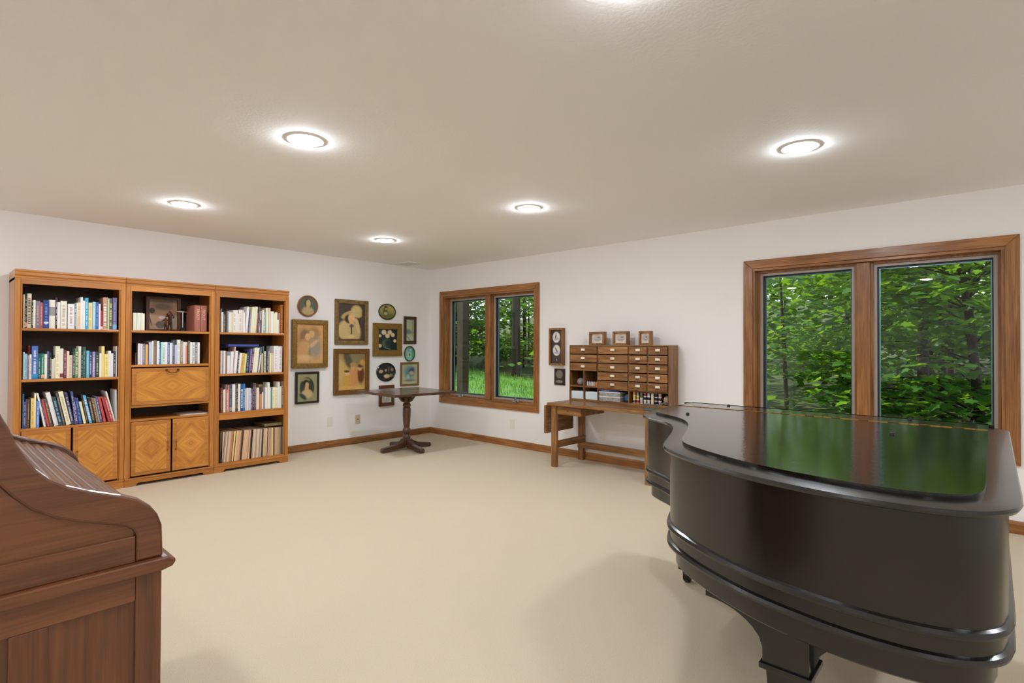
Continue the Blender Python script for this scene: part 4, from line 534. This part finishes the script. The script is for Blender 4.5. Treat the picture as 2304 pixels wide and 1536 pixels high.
# ---------------------------------------------------------------- grand piano
m_pn = plain('satin_ebony', '0F0E0D', .24, spec=.6, coat=.1); m_lid = plain('lid_ebony', '0D0C0B', .11, spec=.6, bump=.03, bscale=60)
def smoothc(pts, n=4):
    o = []; L_ = len(pts)
    for i in range(L_):
        p0, p1, p2, p3 = [Vector(pts[(i+k-1) % L_]) for k in range(4)]
        if (p2-p1).length > .35: o.append(tuple(p1)); continue
        if (p1-p0).length > .25: p0 = p1
        if (p3-p2).length > .25: p3 = p2
        for k in range(n):
            u = k/n; o.append(tuple(.5*((2*p1)+(p2-p0)*u+(2*p0-5*p1+4*p2-p3)*u*u+(3*p1-p0-3*p2+p3)*u**3)))
    return o
PO = smoothc([(-2.03, -4.885), (-2.3, -4.884), (-2.45, -4.892), (-2.58, -4.915), (-2.67, -4.955), (-2.73, -5.025), (-2.78, -5.1), (-2.84, -5.17), (-2.93, -5.235), (-3.05, -5.29), (-3.2, -5.345), (-3.34, -5.395), (-3.43, -5.45), (-3.51, -5.545), (-3.58, -5.66), (-3.64, -5.79), (-3.675, -5.93), (-3.69, -6.05), (-3.68, -6.17), (-3.64, -6.265), (-3.57, -6.32), (-3.49, -6.337), (-3.2, -6.338), (-2.06, -6.338), (-2.025, -6.32), (-2.01, -6.29), (-2.01, -4.91)])
def inset(P, d):
    o = []; n = len(P)
    for i in range(n):
        a, b, c = Vector(P[i-1]), Vector(P[i]), Vector(P[(i+1) % n]); t_ = (c-a).normalized(); o.append((b.x-t_.y*d*-1*-1 if False else b.x+t_.y*d*SG, b.y-t_.x*d*SG))
    return o
ar = sum(PO[i-1][0]*PO[i][1]-PO[i][0]*PO[i-1][1] for i in range(len(PO))); SG = -1 if ar > 0 else 1
def loft(layers, name, mat, parent, **k):
    n = len(PO); mb = MB(); vs = []
    for d, z in layers: vs += [(x, y, z) for x, y in inset(PO, d)]
    mb.add(vs, [(i*n+q, i*n+(q+1) % n, (i+1)*n+(q+1) % n, (i+1)*n+q) for i in range(len(layers)-1) for q in range(n)]+[list(range(n))[::-1], [(len(layers)-1)*n+q for q in range(n)]]); return mb.build(name, mat, parent, smooth=26, **k)
t = thing('grand_piano', 'black satin baby grand piano with closed lid by the wide window', 'piano', (-2.9, -5.6, 0))
loft([(.05, .535), (.045, .54), (.045, .6)], 'lower_case', m_pn, t); loft([(.03, .598), (.016, .603), (.014, .61), (.018, .618), (.026, .622), (.026, .655), (.016, .66), (.014, .667), (.018, .676), (.026, .68), (.024, .926)], 'rim', m_pn, t)
loft([(.012, .927), (.004, .93), (0, .937), (.004, .944), (.065, .953)], 'lid_border', m_pn, t); loft([(.066, .953), (.066, .963)], 'lid', m_lid, t)
HX = -2.27
for k in range(36): B('hinge_leaf', m_brass if k % 3 else m_darkbrass, t, HX-.006, HX+.006, -4.95-k*.0367-.035, -4.95-k*.0367, .963, .9655)
B('flap_seam', m_black, t, HX+.007, HX+.011, -6.27, -4.95, .9628, .9636)
for x, y in ((-2.62, -5.17), (-2.67, -6.0), (-1.9+-.2, -5.18), (-2.1, -6.0)): MB().lathe([(.009, .963), (.008, .97), (.003, .972)], (x, y, 0), 10).build('bumper', m_black, t, smooth=40)
fx = -3.47; ARC = lambda y0, y1, z0, z1, n=10: [(y0+(y1-y0)*(1-math.cos(PI/2*k/n)), z0+(z1-z0)*math.sin(PI/2*k/n)) for k in range(n+1)]
MB().box(fx, fx+.12, -5.9, -5.775, .36, .536).build('leg_block', m_pn, t, bevel=.002); MB().box(fx-.008, fx+.13, -5.908, -5.767, .345, .362).build('leg_collar', m_pn, t, bevel=.003)
for s, yb, ye in ((1, -5.775, -5.593), (-1, -5.9, -6.086)):
    a = [(yb+(ye-yb)*math.sin(PI/2*k/10), .36+.135*(1-math.cos(PI/2*k/10)) if False else .36+.135*math.sqrt(max(0, 1-(1-k/10)**2))) for k in range(11)]
    a = [(yb+(ye-yb)*k/10, .362+.128*math.sqrt(max(0, 1-(1-k/10)**2))) for k in range(11)]; MB().prism(a+[(ye, .536), (yb, .536)], 0, fx+.03, fx+.09).build('leg_bracket', m_pn, t)
def leg(x, y, top):
    mb = MB(); mb.add([(x+a*.055, y+b*.055, top) for a, b in ((-1, -1), (1, -1), (1, 1), (-1, 1))]+[(x+a*.038, y+b*.038, .07) for a, b in ((-1, -1), (1, -1), (1, 1), (-1, 1))], [(0, 1, 2, 3), (7, 6, 5, 4), (0, 4, 5, 1), (1, 5, 6, 2), (2, 6, 7, 3), (3, 7, 4, 0)]); g = mb.build('leg', m_pn, t, bevel=.003)
    MB().box(x-.02, x+.02, y-.02, y+.02, .04, .072).build('caster_fork', m_darkbrass, g); MB().lathe([(.03, -.015), (.034, -.012), (.034, .012), (.03, .015)], (x, y, .034), 16, ax=1).build('caster_wheel', m_black, g, smooth=40)
leg(fx+.06, -5.838, .345); leg(-2.3, -5.03, .54); leg(-2.3, -6.2, .54)
mb = MB(); mb.box(-2.5, -2.44, -5.72, -5.5, .1, .16); [mb.box(-2.48, -2.46, y-.01, y+.01, .16, .535) for y in (-5.69, -5.53)]; mb.build('pedal_lyre', m_pn, t)
for y in (-5.67, -5.61, -5.55): B('pedal', m_brass, t, -2.44, -2.34, y-.012, y+.012, .11, .12)
# ---------------------------------------------------------------- woods outside
m_bark = plain('grey_bark', '8C8880', .9, noise=.45, nscale=26, bump=1, bscale=45); m_bark2 = plain('dark_bark', '2C241C', .9, noise=.3); m_ground = plain('woodland_floor', '3C4A22', .95, noise=.4, nscale=3); m_lawn = plain('lawn', '4C7A30', .95, noise=.25, nscale=14)
lf1 = leafmat('maple_leaf', (.07, .2, .03), (.28, .5, .03)); lf2 = leafmat('forest_leaf', (.045, .13, .025), (.16, .34, .02)); lfg = leafmat('grass_blade', (.14, .3, .07), (.2, .4, .05))
gz = lambda x, y: .3+.012*max(0, x)+.03*max(0, y+1)
n = 40; vs = [(.3+i*1.5, -32+j*1.6, gz(.3+i*1.5, -32+j*1.6)+max(0, i*1.5-16)*.12) for i in range(n) for j in range(n)]
S(MB().add(vs, [(i*n+j, (i+1)*n+j, (i+1)*n+j+1, i*n+j+1) for i in range(n-1) for j in range(n-1)]).build('ground', m_ground, recalc=False))
rs = np.random.RandomState(7); g = MB(); lawn = MB()
LW = [(.3, -3.5), (3.2, -.6), (4.6, 1.5), (6.2, 5.5), (8.2, 10), (.3, 10)]; S(MB().add([(x, y, gz(x, y)+.012) for x, y in LW], [tuple(range(6))]).build('lawn', m_lawn, recalc=False))
for _ in range(9000):
    y = rs.uniform(-2.5, 7); xm = np.interp(y, [-3.5, -.6, 1.5, 5.5, 10], [.3, 3.2, 4.6, 6.2, 8.2]); x = rs.uniform(.5, xm+.3); h = rs.uniform(.04, .12); a = rs.uniform(0, PI); z = gz(x, y); dx, dy = math.cos(a)*.012, math.sin(a)*.012; g.add([(x-dx, y-dy, z), (x+dx, y+dy, z), (x+rs.uniform(-.03, .03), y+rs.uniform(-.03, .03), z+h)], [(0, 1, 2)])
o = g.build('grass', lfg, recalc=False); tag(o, 'short green grass sloping outside the small window', 'grass', kind='stuff')
LEAF = [(0, 0), (.12, .1), (.42, .05), (.3, .28), (.5, .5), (.24, .55), (.16, .8), (0, 1), (-.16, .8), (-.24, .55), (-.5, .5), (-.3, .28), (-.42, .05), (-.12, .1)]
def leaves(P, size, flat=.5, seed=0, simple=True):
    q = np.random.RandomState(seed); mb = MB()
    for p in P:
        s = size*q.uniform(.7, 1.3); a = q.uniform(0, 2*PI); tl = q.uniform(-.7, .7)*flat; tr = q.uniform(-.7, .7)*flat; u = Vector((math.cos(a), math.sin(a), -.25+tl)).normalized(); v = u.cross(Vector((tr, tr, 1))).normalized()
        sh = [(0, 0), (.4, .3), (.28, .62), (0, 1), (-.28, .62), (-.4, .3)] if simple else LEAF; mb.add([Vector(p)+u*b*s+v*c*s for c, b in sh], [tuple(range(len(sh)))])
    return mb
def tree(name, label, x, y, h, r, leafP, size, bark, lm, group, seed, lean=0):
    t = thing(name, label, 'tree', (x, y, gz(x, y)-.05), group); z = gz(x, y)-.05
    MB().tube([(x+lean*k/5*(1 if k < 4 else 1.1), y+lean*.4*math.sin(k*1.3)*.3, z+h*k/5) for k in range(6)], [r*(1.15-.1*k) for k in range(6)], 10).build('trunk', bark, t, smooth=60)
    if leafP is not None: o = leaves(leafP, size, .8, seed).build('foliage', lm, t, recalc=False); o['kind'] = 'stuff'
    return t
cx, cy = -5.15, -6.29
tree('maple_tree', 'thick grey maple trunk seen through the wide window', 3.05, -3.62, 7, .19, [(3+rs.uniform(-2, 2), -3.6+rs.uniform(-2, 2), rs.uniform(4.5, 7)) for _ in range(500)], .14, m_bark, lf2, None, 3, lean=-.12)
o = tag(MB().box(.95, 1.09, .32, .46, .25, 5).build('deck_post', plain('brown_post', '3C2A18', .7)), 'dark brown square deck post just outside the small window', 'post')
tree('dark_tree', 'straight dark tree trunk at the lawn edge outside the small window', 5.6, 3.25, 8, .11, None, 0, m_bark2, lf2, None, 1)
for k in range(64):
    w2 = k % 5 >= 2; az = R(rs.uniform(-12, 30)) if w2 else R(rs.uniform(32, 58)); D = rs.uniform(9, 24) if w2 else rs.uniform(15.5, 27); x, y = cx+D*math.cos(az), cy+D*math.sin(az)
    if x < 2.2: x += 2
    top = 1.29+.175*D; c = min(1.2, .5+D*.05); nl = 900; zz = gz(x, y); PP = []
    for q in range(14):
        bx, by, bz = x+rs.normal(0, c), y+rs.normal(0, c), zz+.15+(top-zz)*(rs.rand()**.75); PP += [(bx+rs.normal(0, .45), by+rs.normal(0, .45), bz+rs.normal(0, .1)) for _ in range(nl//14)]
    tree('forest_tree', 'slender leafy tree of the dense woods outside the windows', x, y, top-zz, rs.uniform(.025, .07), PP, .11+D*.004, m_bark2, lf2, 'trees in the woods outside', k)
lm = MB().add([(c*.5*1.0, b-.5, -.06*abs(c)) for c, b in LEAF], [tuple(range(14))]); base = None
t = thing('young_maple', 'bright green maple branches close outside the wide window', 'tree', (2.4, -5.8, .25)); MB().tube([(2.6, -6.2, .2), (2.5, -6.1, 1.6), (2.3, -5.9, 3.2)], [.05, .04, .02]).build('trunk', m_bark2, t, smooth=50); rest = []; cnt = 0
for b in range(46):
    az = R(rs.uniform(-3, 9.5)); D = rs.uniform(6.9, 8.6); bz = rs.uniform(.45, 2.5); bx, by = cx+D*math.cos(az), cy+D*math.sin(az); MB().tube([(2.5, -6.1, bz-.2), ((bx+2.5)/2, (by-6.1)/2, bz), (bx, by, bz)], [.012, .008, .004], 5).build('branch', m_bark2, t)
    for q in range(58):
        p = Vector((bx+rs.normal(0, .3), by+rs.normal(0, .38), bz+rs.normal(0, .05)))
        if cnt < 300 and q < 7:
            if base is None: base = lm.build('leaf', lf1, t, loc=(0, 0, 0), local=True, recalc=False); o = base
            else: o = base.copy(); C.objects.link(o)
            o.location = p-wloc(t); s = rs.uniform(.1, .17); o.scale = (s, s, s); o.rotation_euler = (rs.uniform(-.6, .5), rs.uniform(-.5, .5), rs.uniform(0, 6.3)); cnt += 1
        else: rest.append(p)
o = leaves(rest, .13, .6, 5, simple=False).build('foliage', lf1, t, recalc=False); o['kind'] = 'stuff'
t = thing('beech_sapling', 'pale green sapling sprays in front of the grey trunk', 'tree', (2.6, -3.5, .3)); MB().tube([(2.8, -4.2, .2), (2.7, -4.1, 3)], [.03, .012]).build('trunk', m_bark2, t); PP = []
for b in range(22):
    az = R(rs.choice([rs.uniform(13.2, 17.5), rs.uniform(10.3, 12.2)])); D = rs.uniform(7.6, 8.4); bz = rs.choice([1.25, 1.0, 1.9, 2.1, 1.45])+rs.normal(0, .08); PP += [(cx+D*math.cos(az)+rs.normal(0, .25), cy+D*math.sin(az)+rs.normal(0, .25), bz+rs.normal(0, .05)) for _ in range(60)]
o = leaves(PP, .09, .5, 9).build('foliage', lf1, t, recalc=False); o['kind'] = 'stuff'
